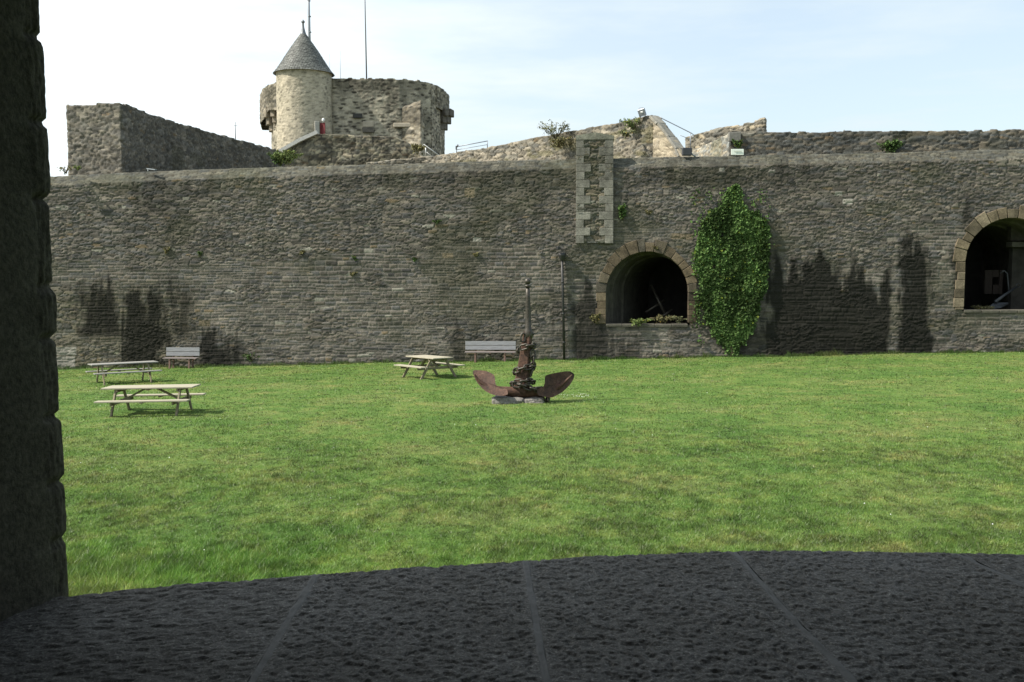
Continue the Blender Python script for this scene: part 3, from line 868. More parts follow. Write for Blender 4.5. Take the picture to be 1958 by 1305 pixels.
for i in range(nr_ - 1):
    r0, z0 = prof_[i]; r1, z1 = prof_[i + 1]
    nn = max(10, int(2 * math.pi * r0 / 0.22))
    for k in range(nn):
        a0 = 2 * math.pi * (k + .5 * (i % 2)) / nn + .01; a1 = a0 + 2 * math.pi / nn - .012
        rr2 = r0 + .035 + rs.uniform(0, .03)
        o = len(vs)
        for rr_, zz_, aa in ((rr2, z0, a0), (rr2, z0, a1), (r1 + .01, z1 + .03, a1), (r1 + .01, z1 + .03, a0), (r0 - .03, z0 - .01, a0), (r0 - .03, z0 - .01, a1)):
            vs.append((tc_.x + rr_ * math.cos(aa), tc_.y + rr_ * math.sin(aa), zz_))
        fs += [(o, o + 1, o + 2, o + 3), (o + 4, o + 5, o + 1, o)]
        k_ = rs.uniform(.55, 1.4); cs_ += [(0.10 * k_, 0.105 * k_, 0.095 * k_)] * 6
np_mesh('roof', np.array(vs), np.array(fs), M_SLATE, np.array(cs_), tur, True, smooth=False)
m = MB(); m.lathe((tc_.x, tc_.y, 0), [(2.46, rz_ - .13), (2.1, rz_ - .05), (.05, apex)], 48); m.build('roof_underside', M_CORBD, tur, True)
M_LEAD = simple('lead', (0.16, .17, .18), .5, .6)
m = MB(); m.lathe((tc_.x, tc_.y, apex), [(.32, -.35), (.2, 0), (.1, .4), (.07, .72), (.13, .78), (.16, .86), (.1, .95), (.03, 1.0), (.0, 1.12)], 16); m.build('finial', M_LEAD, tur, True)
M_RED = simple('red_painted_door', (0.16, .018, .022), .6, nscale=3, var=.25)
dr_ = thing('red_door', 'small dark red door at the foot of the keep beside the turret', 'door', tuple(P(617, 256, 83.6)))
m = MB(); m.box(P(617, 246.5, 83.75), (0.46, 0.10, 0.95), Matrix.Rotation(R(-20), 3, 'Z'), .01)
for k in range(3): m.box(P(613.5 + 3.5 * k, 246.5, 83.69), (0.03, 0.06, 0.9), Matrix.Rotation(R(-20), 3, 'Z'))
m.build('door_leaf', M_RED, dr_, True)
m = MB(); m.box(P(606, 246, 83.6), (0.38, 0.16, 1.15), Matrix.Rotation(R(25), 3, 'Z'), .02); m.build('door_jamb', simple('white_render', (0.36, .35, .31), .9, var=.12), dr_, True)
M_WHITE = simple('white_enamel', (0.75, .76, .75), .4, var=.08)
lt = thing('wall_light', 'small white globe lamp above the red door', 'lamp', tuple(P(617, 236, 83.5)))
m = MB(); m.ico(P(618, 230, 83.4), (.12, .12, .17)); m.build('globe', M_WHITE, lt, True)
m = MB(); m.tube([P(618, 235, 83.5), P(619, 236, 84.3)], .04, 6); m.build('bracket', M_LEAD, lt, True)

# masts
M_MAST = simple('grey_painted_steel', (0.28, .30, .33), .45, .3, var=.1)
M_MASTD = simple('dark_steel', (0.12, .12, .12), .5, .5, var=.1)
def mast(name, px0, px1, py0, py1, Y, r0, r1, label, cat='mast', mt=None):
    a = P(px0, py0, Y); b2 = P(px1, py1, Y)
    o = thing(name, label, cat, tuple(a))
    m = MB(); m.tube([a, (a + b2) / 2, b2], [r0, (r0 + r1) / 2, r1], 10); m.build('pole', mt or M_MAST, o, True)
    return o
fl = mast('flagpole', 593.5, 588.5, 150, -60, 90, .13, .10, 'thick grey flagpole rising behind the slate cone roof')
for k in range(3):
    a = P(592.5 - k * .9, 62 - k * 30, 90); m = MB(); m.lathe((a.x, a.y, a.z), [(.13, -.04), (.15, 0), (.13, .04)], 10); m.build('collar', M_LEAD, fl, True)
mast('radio_mast', 701, 696.5, 152, -60, 90, .06, .04, 'thin dark whip mast standing on the keep top', mt=M_MASTD)
mast('antenna', 651, 650.5, 152, 98, 92, .018, .012, 'hair-thin antenna on the keep roof, right of the other', 'antenna', M_MAST)
mast('antenna', 630.5, 630, 150, 104, 92, .014, .01, 'faint hair-thin antenna close to the slate cone roof', 'antenna', M_MAST)
sm_ = mast('lightning_rod', 450.5, 450, 272, 234, 75, .035, .02, 'short thin rod behind the long shaded side of the bastion', 'rod', M_MASTD)
m = MB(); m.beam(P(447, 241, 75), P(454, 241, 75), .03, .03); m.build('crossbar', M_MASTD, sm_, True)

# stair mass in front of the keep
sp = [(500, 320), (530, 292), (560, 276), (604, 256), (640, 258), (700, 261), (752, 262), (775, 270), (795, 288), (812, 304), (840, 312)]
def stair_tint(W, U, V, col):
    px, py = to_px(W)
    d = 0.55 * sstep(0.45, 0.6, fbm(px / 18, py / 10, 950, 4)) * sstep(800, 770, px)
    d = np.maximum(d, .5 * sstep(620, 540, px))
    return col * (1 - d[..., None])
masonry('stair_mass', [PX(p[0], 77.5) for p in sp], kz0, [ZY(p[1], 77.5) for p in sp], prof=((0.6, 0.06), (3.0, 0.06), (3.0, -3)), res=0.085, cs=(0.45, 0.17), amp=0.08,
        seed=61, pal=[(0.25, .23, .17), (0.31, .27, .20), (0.20, .19, .15), (.15, .14, .115)], tint=stair_tint, ragged=.05, label='mottled stone stair mass with rounded flank in front of the keep', cat='stone stair', base=(*PX(660, 77.5), kz0))
m = MB()
for (x0, y0, x1, y1) in ((533, 291, 572, 269), (572, 269, 607, 253)):
    m.beam(P(x0, y0, 77.3), P(x1, y1, 77.3), .35, .26)
m.build('stair_coping', simple('pale_coping', (.42, .42, .40), .85, var=.2), None, False, tuple(P(533, 291, 77.3)))
setp(bpy.data.objects['stair_coping'], 'pale smooth sloping coping strip climbing to the red door', 'coping')
def rail(name, pts, Y, posts, label, r=.03, mt=None, lower=None, cat='handrail'):
    o = thing(name, label, cat, tuple(P(posts[0][0], posts[0][2], Y)))
    m = MB(); m.tube([P(x, y, Y) for x, y in pts], r, 8); m.build('top_rail', mt or M_MAST, o, True)
    if lower:
        m = MB(); m.tube([P(x, y, Y) for x, y in lower], r * .6, 8); m.build('lower_rail', mt or M_MAST, o, True)
    for (x, y0, y1) in posts:
        m = MB(); m.tube([P(x, y1, Y), P(x, y0, Y)], r, 8); m.build('post', mt or M_MAST, o, True)
    return o
rail('handrail', [(808, 280), (810, 276.5), (841, 299)], 76, [(814, 279, 302)], 'sloping pale handrail at the right foot of the keep', .045, simple('pale_galvanised_rail', (.5, .5, .48), .4, .4, var=.1), [(814, 290), (828, 301)])
rail('guard_rail', [(873, 281), (932, 270)], 66, [(873, 280, 296), (932, 269, 285)], 'thin horizontal guard rail on the crest of the embankment right of the keep', .03, M_MAST, [(873, 287), (932, 277)])
m = MB(); p = P(872.5, 283, 65.9); m.box(p, (.1, .12, .25), None, .02); m.tube([p, p + Vector((.12, 0, .2))], .05, 8); m.build('spotlight', M_MASTD, None, False, tuple(p))
setp(bpy.data.objects['spotlight'], 'tiny dark spotlight fixed to the left post of the guard rail', 'spotlight')

# embankment wall rising to the right
ep = [(700, 312, 58), (815, 301, 58), (870, 293, 56), (930, 283, 54), (1050, 259, 51), (1170, 238, 48.5), (1238, 223, 47.2), (1256, 223, 47)]
def emb_tint(W, U, V, col):
    px, py = to_px(W)
    sk = np.interp(px, [p[0] for p in ep], [p[1] for p in ep])
    top = sstep(14, 4, py - sk) * sstep(1040, 1060, px) * .3
    v = 0.5 * sstep(.5, .62, fbm(px / 30, py / 14, 970, 4)) * sstep(12, 20, py - sk)
    col = col * (1 - top[..., None])
    return col * (1 - v[..., None]) + np.array((.12, .115, .05)) * v[..., None]
emb = masonry('embankment_wall', [PX(p[0], p[2]) for p in ep], zb0, [ZY(p[1], p[2]) for p in ep], prof=((0.7, 0.0), (0.7, -2.0)), res=0.06, cs=(0.26, 0.10), amp=0.08,
        seed=71, pal=PAL_L + [(0.30, .27, .22)], batter=0.0, ragged=.05, tint=emb_tint, label='sunlit rubble embankment wall climbing rightwards behind the pale-quoined pier', cat='wall', base=(*PX(1050, 51), zb0))
# its flank: steep stair parapet descending on the right
fp = [(1256, 223, 47), (1270, 237, 46.6), (1290, 262, 46.2), (1306, 285, 45.8), (1312, 300, 45.6)]
stw = thing('stair_parapet', 'steep sunlit stone stair parapet dropping right from the crest by the floodlight', 'parapet', (*PX(1290, 46.2), zb0))
masonry('wall', [PX(p[0] - 7, p[2] - .5) for p in fp], zb0, [ZY(p[1] + 6, p[2] - .5) for p in fp], prof=((0.5, 0.0), (0.5, -2)), res=0.05, cs=(0.24, 0.09), amp=0.05, seed=75,
        pal=[(0.33, .29, .22), (.38, .33, .25), (.27, .24, .19)], mortar=(.3, .26, .2), parent=stw)
m = MB()
for i in range(len(fp) - 1):
    a = P(fp[i][0] - 6, fp[i][1] + 1, fp[i][2] - .2); b2 = P(fp[i + 1][0] - 6, fp[i + 1][1] + 1, fp[i + 1][2] - .2)
    m.beam(a, b2, .6, .12, bev=.02)
m.build('coping', simple('grey_stair_coping', (.22, .21, .18), .9, nscale=5, var=.35, bstr=.5), stw, True)
hr = rail('handrail', [(1262, 224), (1268, 228), (1322, 255), (1326, 258), (1326, 262), (1322, 263)], 46.3, [(1320, 254, 288)], 'long slanting pale tube handrail beside the stair parapet', .022, M_MAST, [(1298, 258), (1320, 267)])

# tall broken wall fragment
fr = [(1310, 262, 57), (1345, 252, 56), (1400, 242, 55), (1440, 234, 54.3), (1450, 229, 54.1), (1462, 226, 54), (1464, 227, 57)]
masonry('wall_fragment', [PX(p[0], p[2]) for p in fr], zb0, [ZY(p[1], p[2]) for p in fr[:-1]] + [ZY(fr[-2][1], 54)], prof=((0.6, 0.0), (0.6, -2)), res=0.06, cs=(0.36, 0.13), amp=0.08,
        seed=81, pal=PAL_L + [(.36, .31, .23)], ragged=.08, label='broken end of an old wall rising to a ragged point behind the white sign', cat='wall', base=(*PX(1400, 55), zb0))
# right upper wall
rz = ZY(254, 46.5)
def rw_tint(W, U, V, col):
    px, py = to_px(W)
    lit = (W[..., 1] > 46.6)[..., None]  # return that faces the sun, its brightness painted into the stone colour
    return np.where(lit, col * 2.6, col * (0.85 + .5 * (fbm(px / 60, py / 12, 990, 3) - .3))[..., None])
uw = thing('upper_wall', 'dark upper rubble wall running along the terrace at right, behind the main wall', 'wall', (*PX(1700, 45), zb0))
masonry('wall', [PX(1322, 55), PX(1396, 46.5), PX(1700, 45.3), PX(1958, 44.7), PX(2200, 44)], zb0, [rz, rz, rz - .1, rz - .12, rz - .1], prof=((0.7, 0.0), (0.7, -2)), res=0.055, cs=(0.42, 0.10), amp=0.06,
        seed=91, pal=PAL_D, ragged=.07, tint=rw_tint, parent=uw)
m = MB()
m.box(P(1404.5, 262, 46.33), (.55, .22, .42), None, .02); m.build('corner_stone', simple('grey_dressed', (.17, .165, .145), .9, var=.3, bstr=.4), uw, True)
sg = thing('white_sign', 'small white rectangular sign board on top of the main wall', 'sign', tuple(P(1410, 299, 42.6)))
m = MB(); m.box(P(1410, 291.2, 42.5), (.53, .04, .25), Matrix.Rotation(R(-5), 3, 'X'), .008); m.build('board', simple('off_white_panel', (.62, .66, .60), .5, var=.06), sg, True)
m = MB(); m.box(P(1411, 289.3, 42.46), (.30, .02, .015), None); m.build('printing', simple('grey_print', (.3, .35, .3), .6), sg, True)
gb = thing('grey_box', 'small dark grey electrical box on top of the main wall beside the handrail post', 'box', tuple(P(1313, 299, 42.8)))
m = MB(); m.box(P(1313.5, 290.5, 42.6), (.40, .25, .32), None, .02); m.build('housing', simple('dark_grey_box', (.03, .032, .04), .6, var=.15), gb, True)
m = MB(); m.tube([P(1322, 293, 42.7), P(1325, 297, 42.7), P(1330, 300, 42.7)], .03, 8); m.build('cable', M_MAST, gb, True)

# floodlight
fd = thing('floodlight', 'rectangular grey floodlight tilted on the embankment crest', 'floodlight', tuple(P(1232, 226, 47.2)))
rot = Matrix.Rotation(R(-20), 3, 'Y') @ Matrix.Rotation(R(12), 3, 'X') @ Matrix.Rotation(R(-25), 3, 'Z')
c0 = P(1227.5, 215.5, 47.2)
m = MB(); m.box(c0, (.34, .14, .34), rot.inverted() if False else rot, .02); m.build('housing', M_MAST, fd, True)
m = MB(); m.box(c0 + Vector((-.02, -.075, .0)), (.12, .02, .08), rot, .01); m.build('glass', M_WHITE, fd, True)
m = MB(); m.beam(c0 + Vector((-.12, 0, -.12)), P(1226, 228, 47.2), .03, .03); m.build('bracket', M_MASTD, fd, True)
m = MB(); m.beam(c0 + Vector((.14, 0, -.12)), P(1236, 228, 47.2), .03, .03); m.build('bracket', M_MASTD, fd, True)
m = MB(); m.tube([c0 + Vector((-.15, 0, .17)), c0 + Vector((-.12, -.0, .21)), c0 + Vector((.06, 0, .22)), c0 + Vector((.1, 0, .17))], .012, 6); m.build('visor', M_MAST, fd, True)

# grey metal ledge lying on the coping at left
m = MB(); m.beam(P(282, 323, 44.2), P(298, 325, 44.0), .12, .04); m.tube([P(283, 325, 44.1), P(283, 329, 44.1)], .02, 6)
m.build('metal_bracket', M_MAST, None, False, tuple(P(282, 325, 44.2)))
setp(bpy.data.objects['metal_bracket'], 'small pale metal bracket lying on the coping in front of the bastion', 'bracket')

# ------------------------------------------------------------------ plants
def leaf_mat(name, col, trans=.3):
    m, nt, b = mat_new(name)
    at = nt.nodes.new('ShaderNodeAttribute'); at.attribute_name = 'Col'
    n = noise_node(nt, 9, 3, .6); r = ramp(nt, n.outputs['Fac'], [(.3, tuple(c * .75 for c in col)), (.7, tuple(c * 1.25 for c in col))])
    c = mixc(nt, r.outputs[0], at.outputs['Color'], 1.0, 'MULTIPLY')
    nt.links.new(c, b.inputs['Base Color']); b.inputs['Roughness'].default_value = .6; b.inputs['Specular IOR Level'].default_value = .12
    tr = nt.nodes.new('ShaderNodeBsdfTranslucent'); ms = nt.nodes.new('ShaderNodeMixShader'); ms.inputs[0].default_value = trans
    nt.links.new(c, tr.inputs[0]); nt.links.new(b.outputs[0], ms.inputs[1]); nt.links.new(tr.outputs[0], ms.inputs[2])
    nt.links.new(ms.outputs[0], nt.nodes['Material Output'].inputs[0])
    return m
M_IVY = leaf_mat('ivy_leaf', (.060, .104, .030), .2); M_BUSH = leaf_mat('bush_leaf', (.15, .165, .085)); M_BUSHY = leaf_mat('yellow_green_leaf', (.155, .20, .07))
M_DRY = leaf_mat('dry_leaf', (.16, .15, .07)); M_STEM = simple('woody_stem', (.12, .095, .06), .9, nscale=12)

def leaves(name, pts, nrm, size, mat, parent, seed, colf=None, jitter=.8):
    """pts (n,3), nrm (n,3): one folded leaf each (two quads)"""
    r = np.random.default_rng(seed); n = len(pts)
    nr = nrm + jitter * r.normal(size=(n, 3)); nr /= np.linalg.norm(nr, axis=1)[:, None]
    t = r.normal(size=(n, 3)); t[:, 2] -= 1.0
    t -= nr * (t * nr).sum(1)[:, None]; t /= np.linalg.norm(t, axis=1)[:, None]
    s = np.cross(nr, t); L = size * (.6 + .8 * r.random(n))[:, None]
    a = pts; tip = pts + t * L; l = pts + t * L * .45 + s * L * .45 + nr * L * .12; q = pts + t * L * .45 - s * L * .45 + nr * L * .12
    V = np.stack([a, l, tip, q], 1).reshape(-1, 3)
    i = np.arange(n) * 4; F = np.concatenate([np.stack([i, i + 1, i + 2], 1), np.stack([i, i + 2, i + 3], 1)])
    k = (.40 + 1.2 * r.random(n))[:, None] * np.ones(3)
    y = r.random(n) > .97; k[y] *= np.array((2.0, 1.45, .8))
    if colf is not None: k = k * colf(pts)
    return np_mesh(name, V, F, mat, np.repeat(k, 4, 0), parent, True, smooth=False)

# ivy on the wall
ivo = [(1403, 352), (1413, 372), (1420, 398), (1440, 405), (1462, 422), (1470, 450), (1471, 492), (1464, 540), (1455, 580), (1444, 608), (1432, 635), (1418, 655), (1408, 672), (1402, 682),
       (1396, 674), (1384, 654), (1368, 634), (1352, 605), (1339, 560), (1336, 500), (1334, 455), (1340, 425), (1356, 408), (1380, 395), (1392, 372)]
def in_poly(x, y, poly):
    ins = np.zeros(x.shape, bool); j = len(poly) - 1
    for i in range(len(poly)):
        xi, yi = poly[i]; xj, yj = poly[j]
        ins ^= ((yi > y) != (yj > y)) & (x < (xj - xi) * (y - yi) / (yj - yi + 1e-9) + xi); j = i
    return ins
r = np.random.default_rng(71)
N = 95000
ix = r.uniform(1322, 1482, N); iy = r.uniform(345, 684, N)
wx = ix + 18 * (fbm(ix / 16, iy / 22, 71, 3) - .5) + r.normal(size=N) * 2.5; wy = iy + 26 * (fbm(ix / 12, iy / 12, 72, 3) - .5)
k = in_poly(wx, wy, ivo) & (fbm(ix / 6, iy / 8, 73, 2) > .28)
ex = (r.random(N) < .035) & (((ix < 1352) & (iy > 400) & (iy < 660)) | ((iy < 430) & (iy > 360)) | ((ix > 1325) & (ix < 1345) & (iy > 540) & (iy < 640)) )
k |= ex & (fbm(ix / 8, iy / 20, 75, 2) > .5)
ix, iy = ix[k], iy[k]
th = .06 + .20 * fbm(ix / 8, iy / 12, 74, 3) * sstep(350, 420, iy) * sstep(690, 600, iy)
off = th * r.random(len(ix)) ** .5
pts = np.array([tuple(WP(a, b2, o)) for a, b2, o in zip(ix, iy, off + .03)])
nrm = np.tile(np.array([(WN.x - .12, WN.y, .55)]), (len(pts), 1))
ivy = thing('ivy', 'dense dark green ivy patch climbing the wall between the two arches', 'ivy', tuple(WP(1402, 684)))
leaves('foliage', pts, nrm, .10, M_IVY, ivy, 5, lambda q: np.ones(3) * (.66 + .72 * sstep(.3, .7, fbm(q[:, 0] * 2.2, q[:, 2] * .9, 7, 3)))[:, None] * 1.1, .75)
m = MB()
for k in range(9):
    x0 = 1399 + rs.uniform(-8, 10); x1 = x0 + rs.uniform(-30, 30)
    m.tube([WP(1401 + rs.uniform(-3, 3), 686, .1), WP((x0 + 1401) / 2, 665, .09), WP(x0 + rs.uniform(-4, 4), 640, .08), WP(x1, 590, .07)], [.05, .035, .025, .01], 6)
m.build('stem', M_STEM, ivy, True)

def bush(name, px, py, Y, rx, rz_, n, leaf, mat, label, cat='shrub', seed=1, stems=5, spread=1.0, wall=None, up=.9, group=None):
    base = P(px, py, Y) if wall is None else WP(px, py, wall)
    o = thing(name, label, cat, tuple(base), group=group)
    r = np.random.default_rng(seed); m = MB(); allp = []
    for s in range(stems):
        a = r.uniform(0, 2 * np.pi); tip = base + Vector((math.cos(a) * rx * spread * r.uniform(.3, 1), math.sin(a) * rx * .5 * r.uniform(.2, 1), rz_ * r.uniform(.55, 1.0) * up))
        mid = (base + tip) / 2 + Vector((0, 0, rz_ * .12))
        pts_ = [base + Vector((r.uniform(-.05, .05), 0, 0)), mid, tip]
        m.tube(pts_, [.018, .012, .005], 5)
        k = n // stems
        f = r.random(k) ** .6
        q = np.array([tuple(pts_[1].lerp(pts_[2], (ff - .5) * 2) if ff > .5 else pts_[0].lerp(pts_[1], ff * 2)) for ff in f])
        q += r.normal(size=(k, 3)) * np.array((rx * .16, rx * .12, rz_ * .09)) * (1.25 - f)[:, None]
        allp.append(q)
    m.build('stem', M_STEM, o, True)
    pts = np.concatenate(allp)
    leaves('foliage', pts, np.tile(np.array([(-.2, -.5, .7)]), (len(pts), 1)), leaf, mat, o, seed, jitter=1.0)
    return o
bush('shrub', 1062, 268, 50, .95, 1.05, 560, .07, M_BUSH, 'loose grey-green shrub on the embankment left of the pier', seed=4, stems=16, spread=1.1)
bush('shrub', 1068, 282, 49.8, .8, .6, 500, .09, M_DRY, 'dry brownish weed hanging below the grey-green shrub', seed=5, stems=12)
bush('shrub', 1210, 248, 47.5, .75, .6, 600, .065, M_BUSHY, 'light green shrub spilling over the embankment crest below the floodlight', seed=6, stems=12)
bush('shrub', 1200, 262, 46.9, .6, .4, 260, .09, M_BUSH, 'dark sprawling growth under the light green shrub', seed=16, stems=9)
bush('shrub', 549, 312, 60, 1.0, .85, 1500, .09, M_BUSHY, 'bright yellow-green bush in the angle between bastion and stair mass', seed=7, stems=18)
bush('shrub', 535, 316, 60.5, .8, .9, 700, .12, M_IVY, 'dark green ivy clump left of the bright yellow-green bush', seed=8, stems=12)
bush('weed', 126, 332, 43.9, .65, .45, 40, .10, M_DRY, 'bare spiky dead weed on the wall top in front of the bastion', 'plant', seed=9, stems=14)
bush('weed', 150, 326, 44.2, .25, .25, 60, .08, M_BUSHY, 'small green weed at the foot of the bastion front', 'plant', seed=10, stems=5)
bush('weed', 1190, 420, 42, .25, .75, 300, .10, M_IVY, 'narrow dark green tuft growing from the wall right of the pier', 'plant', seed=11, stems=8, wall=.05)
bush('weed', 1219, 622, 42, .6, .32, 380, .085, M_BUSHY, 'bright green weed spilling over the sill of the left arch', 'plant', seed=12, stems=14, wall=.02)
bush('weed', 1265, 616, 42, .6, .35, 220, .08, M_DRY, 'dry brown weeds on the sill of the left arch beside the bright green one', 'plant', seed=13, stems=16, wall=-.3)
bush('weed', 1296, 616, 42, .4, .3, 90, .08, M_BUSH, 'sparse weeds at the right end of the left arch sill', 'plant', seed=14, stems=8, wall=-.3)
bush('weed', 1880, 596, 41, .6, .3, 200, .08, M_DRY, 'dry grass on the floor of the right arch', 'plant', seed=15, stems=14, wall=-.8)
bush('weed', 1335, 612, 42, .15, 1.0, 120, .09, M_IVY, 'thin ivy runner climbing beside the left arch', 'plant', seed=18, stems=5, wall=.05)
bush('wall_ivy', 1702, 289, 45.0, .65, .55, 800, .10, M_IVY, 'dark green creeper patch on the upper wall at right', 'ivy', seed=17, stems=14)
bush('wall_ivy', 1412, 284, 45.9, .3, .5, 140, .09, M_IVY, 'small creeper on the corner of the upper wall above the white sign', 'ivy', seed=20, stems=6)
bush('weed', 1140, 618, 42, .25, .5, 160, .09, M_DRY, 'dark scrubby weed on the wall left of the left arch', 'plant', seed=19, stems=7, wall=.05)
bush('weed', 800, 292, 75, 1.0, .8, 260, .16, M_DRY, 'dry vegetation at the foot of the keep by the handrail', 'plant', seed=21, stems=9)
for i, (x, y, w) in enumerate(((320, 484, .3), (382, 490, .3), (576, 486, .18), (680, 497, .22), (674, 527, .18), (835, 427, .2), (910, 490, .2), (794, 498, .15), (1240, 410, .25), (480, 692, .5), (1256, 476, .2))):
    bush('wall_tuft', x, y, 42, w, w * 1.0, 90, .07, M_IVY if i % 2 else M_DRY, ['tuft of weed rooted in the wall joints', 'tuft of weed rooted in the wall joints'][0] + ' ' + [
        'high at far left', 'high at left, right of its neighbour', 'above the middle of the lawn at left', 'left of centre, upper of a pair', 'left of centre, lower of a pair', 'below the coping near the centre',
        'left of the anchor top', 'just left of centre', 'right of the green tuft by the pier', 'at ground level right of the short bench', 'above the left arch crown'][i], 'plant', seed=30 + i, stems=6, wall=.03, group='weeds in the wall joints')
# rough grass at the foot of the wall
n = 9000; r = np.random.default_rng(9)
px_ = r.uniform(60, 2000, n); offs = r.random(n) ** 2 * .35 + .02
q = np.array([tuple(WX(a, o)) for a, o in zip(px_, offs)])
hh = (.04 + .14 * fbm(px_ / 18, px_ * 0, 5, 3) ** 2 * 2) * (.5 + r.random(n)); Zg = G(q[:, 0], q[:, 1]) - .02
la = r.random(n) * 6.28
V = np.stack([np.c_[q[:, 0] - .012, q[:, 1], Zg], np.c_[q[:, 0] + .012, q[:, 1], Zg], np.c_[q[:, 0] + np.cos(la) * hh * .6, q[:, 1] + np.sin(la) * hh * .5, Zg + hh]], 1).reshape(-1, 3)
o = np_mesh('grass_fringe', V, np.arange(n * 3).reshape(-1, 3), M_GRASS, np.full((n * 3, 3), .75), smooth=False)
setp(o, 'uncut grass fringe along the foot of the main wall', 'grass', kind='stuff')

# clover / daisies in the lawn
n = 190; r = np.random.default_rng(12); cl = []
for k in range(n):
    if k < 100: x, y = r.normal(1.75, .35), r.normal(28.1, .3)
    else:
        y = r.uniform(12, 34); x = r.uniform(-.45 * y, .5 * y)
    cl.append((x, y))
cl = np.array(cl); Zc = G(cl[:, 0], cl[:, 1]) + lump(cl[:, 0], cl[:, 1]) + .045
a = r.random(n) * 6.28; s = .006 + .006 * r.random(n)
V = np.stack([np.c_[cl[:, 0] + s * np.cos(a + t), cl[:, 1] + s * np.sin(a + t), Zc + .004 * np.cos(t)] for t in (0, 1.57, 3.14, 4.71)], 1).reshape(-1, 3)
o = np_mesh('daisies', V, np.arange(n * 4).reshape(-1, 4), M_WHITE, None, smooth=False)
setp(o, 'tiny white daisies and clover heads scattered in the lawn', 'flowers', kind='stuff')

# ------------------------------------------------------------------ drainpipe and cctv
dp = thing('drainpipe', 'thin dark drainpipe running down the wall left of the left arch', 'drainpipe', tuple(WP(1079, 690, .1)))
M_PIPE = simple('dark_pipe', (.035, .035, .035), .5, .3, var=.2)
m = MB(); m.tube([WP(1074.5, 494, .12), WP(1076, 560, .12), WP(1079, 691, .12)], .055, 10); m.build('pipe', M_PIPE, dp, True)
m = MB(); m.lathe(tuple(WP(1074.5, 492, .16)), [(.06, -.15), (.16, .05), (.17, .18), (.12, .18)], 10); m.build('hopper', M_PIPE, dp, True)
for yy in (540, 600, 655):
    m = MB(); m.lathe(tuple(WP(1074.5 + (yy - 494) * .023, yy, .12)), [(.06, -.03), (.08, 0), (.06, .03)], 10); m.build('clip', M_PIPE, dp, True)
cc_ = thing('wall_spotlight', 'small black lamp bracketed to the wall just above the drainpipe', 'lamp', tuple(WP(1068, 474, .05)))
m = MB(); m.beam(WP(1070, 473, .02), WP(1068, 475, .3), .05, .05); m.build('arm', M_PIPE, cc_, True)
m = MB(); m.box(WP(1067, 475, .35), (.14, .2, .14), Matrix.Rotation(R(20), 3, 'Z'), .02); m.build('lamp_head', M_PIPE, cc_, True)

# ------------------------------------------------------------------ furniture
def wood(name, col, var=.25):
    return simple(name, col, .8, nscale=3, var=var, bstr=.35, bdist=.006, stretch=(1.2, 14, 14))
M_WOODL = wood('pale_weathered_wood', (.32, .295, .22)); M_WOODG = wood('grey_weathered_wood', (.24, .235, .215)); M_WOODM = wood('treated_wood', (.19, .165, .105))
M_WOODB = wood('grey_bench_slats', (.22, .225, .235)); M_WOODS = wood('pinkish_grey_seat_wood', (.17, .145, .14)); M_WOODBR = wood('reddish_bench_wood', (.15, .09, .07))
def tilt(o, x, y, e=.6):
    gxs = (float(G(x + e, y)) - float(G(x - e, y))) / (2 * e); gys = (float(G(x, y + e)) - float(G(x, y - e))) / (2 * e)
    return gxs, gys
def picnic(px, py, Y, rz, L, top_m, leg_m, label):
    p = P(px, py, Y); x, y = p.x, p.y; z = float(G(x, y)) + float(lump(np.array([x]), np.array([y]))[0])
    o = thing('picnic_table', label, 'picnic table', (x, y, z), rz, 'wooden picnic tables on the lawn')
    n = Vector((-tilt(o, x, y)[0], -tilt(o, x, y)[1], 1)).normalized()
    o.rotation_euler = (Vector((0, 0, 1)).rotation_difference(n).to_matrix() @ Matrix.Rotation(rz, 3, 'Z')).to_euler()
    o.scale = (1, 1, .92)
    W = .80; m = MB()
    for k in range(6):
        m.box((rs.uniform(-.006, .006), -W / 2 + W / 6 * (k + .5), .765), (L, W / 6 - .009, .04), None, .005)
    m.build('tabletop', top_m, o)
    for sd in (-1, 1):
        m = MB()
        for k in range(2): m.box((0, sd * (.74 + .145 * (k - .5)), .452), (L, .138, .04), None, .005)
        m.build('seat', top_m, o)
    for sx in (-1, 1):
        xx = sx * (L / 2 - .34)
        for sd in (-1, 1):
            m = MB(); m.beam((xx, sd * .70, -.03), (xx, sd * .26, .74), .09, .045, (1, 0, 0), .004); m.build('leg', leg_m, o)
        m = MB(); m.box((xx + sx * -.048, 0, .385), (.045, 1.62, .10), None, .012); m.build('seat_beam', leg_m, o)
        m = MB(); m.box((xx + sx * -.048, 0, .70), (.045, .74, .09), None, .012); m.build('top_cleat', leg_m, o)
        m = MB(); m.beam((xx - sx * .07, 0, .39), (sx * .12, 0, .74), .045, .09, (0, 1, 0), .004); m.build('brace', leg_m, o)
    m = MB(); m.box((0, 0, .722), (.07, .72, .045), None, .005); m.build('batten', leg_m, o)
    for sd in (-1, 1):
        m = MB(); m.box((0, sd * .74, .415), (.07, .27, .035), None, .005); m.build('batten', leg_m, o)
    return o
picnic(291, 778, 25.5, R(2), 2.30, M_WOODL, M_WOODM, 'pale picnic table nearest on the left, sunlit top and long shadow')
picnic(237, 724, 35.4, R(33), 2.25, M_WOODG, M_WOODM, 'greyer picnic table at far left near the wall')
picnic(821, 713, 35.0, R(-56), 2.0, M_WOODL, M_WOODM, 'picnic table set cornerwise left of the anchor')

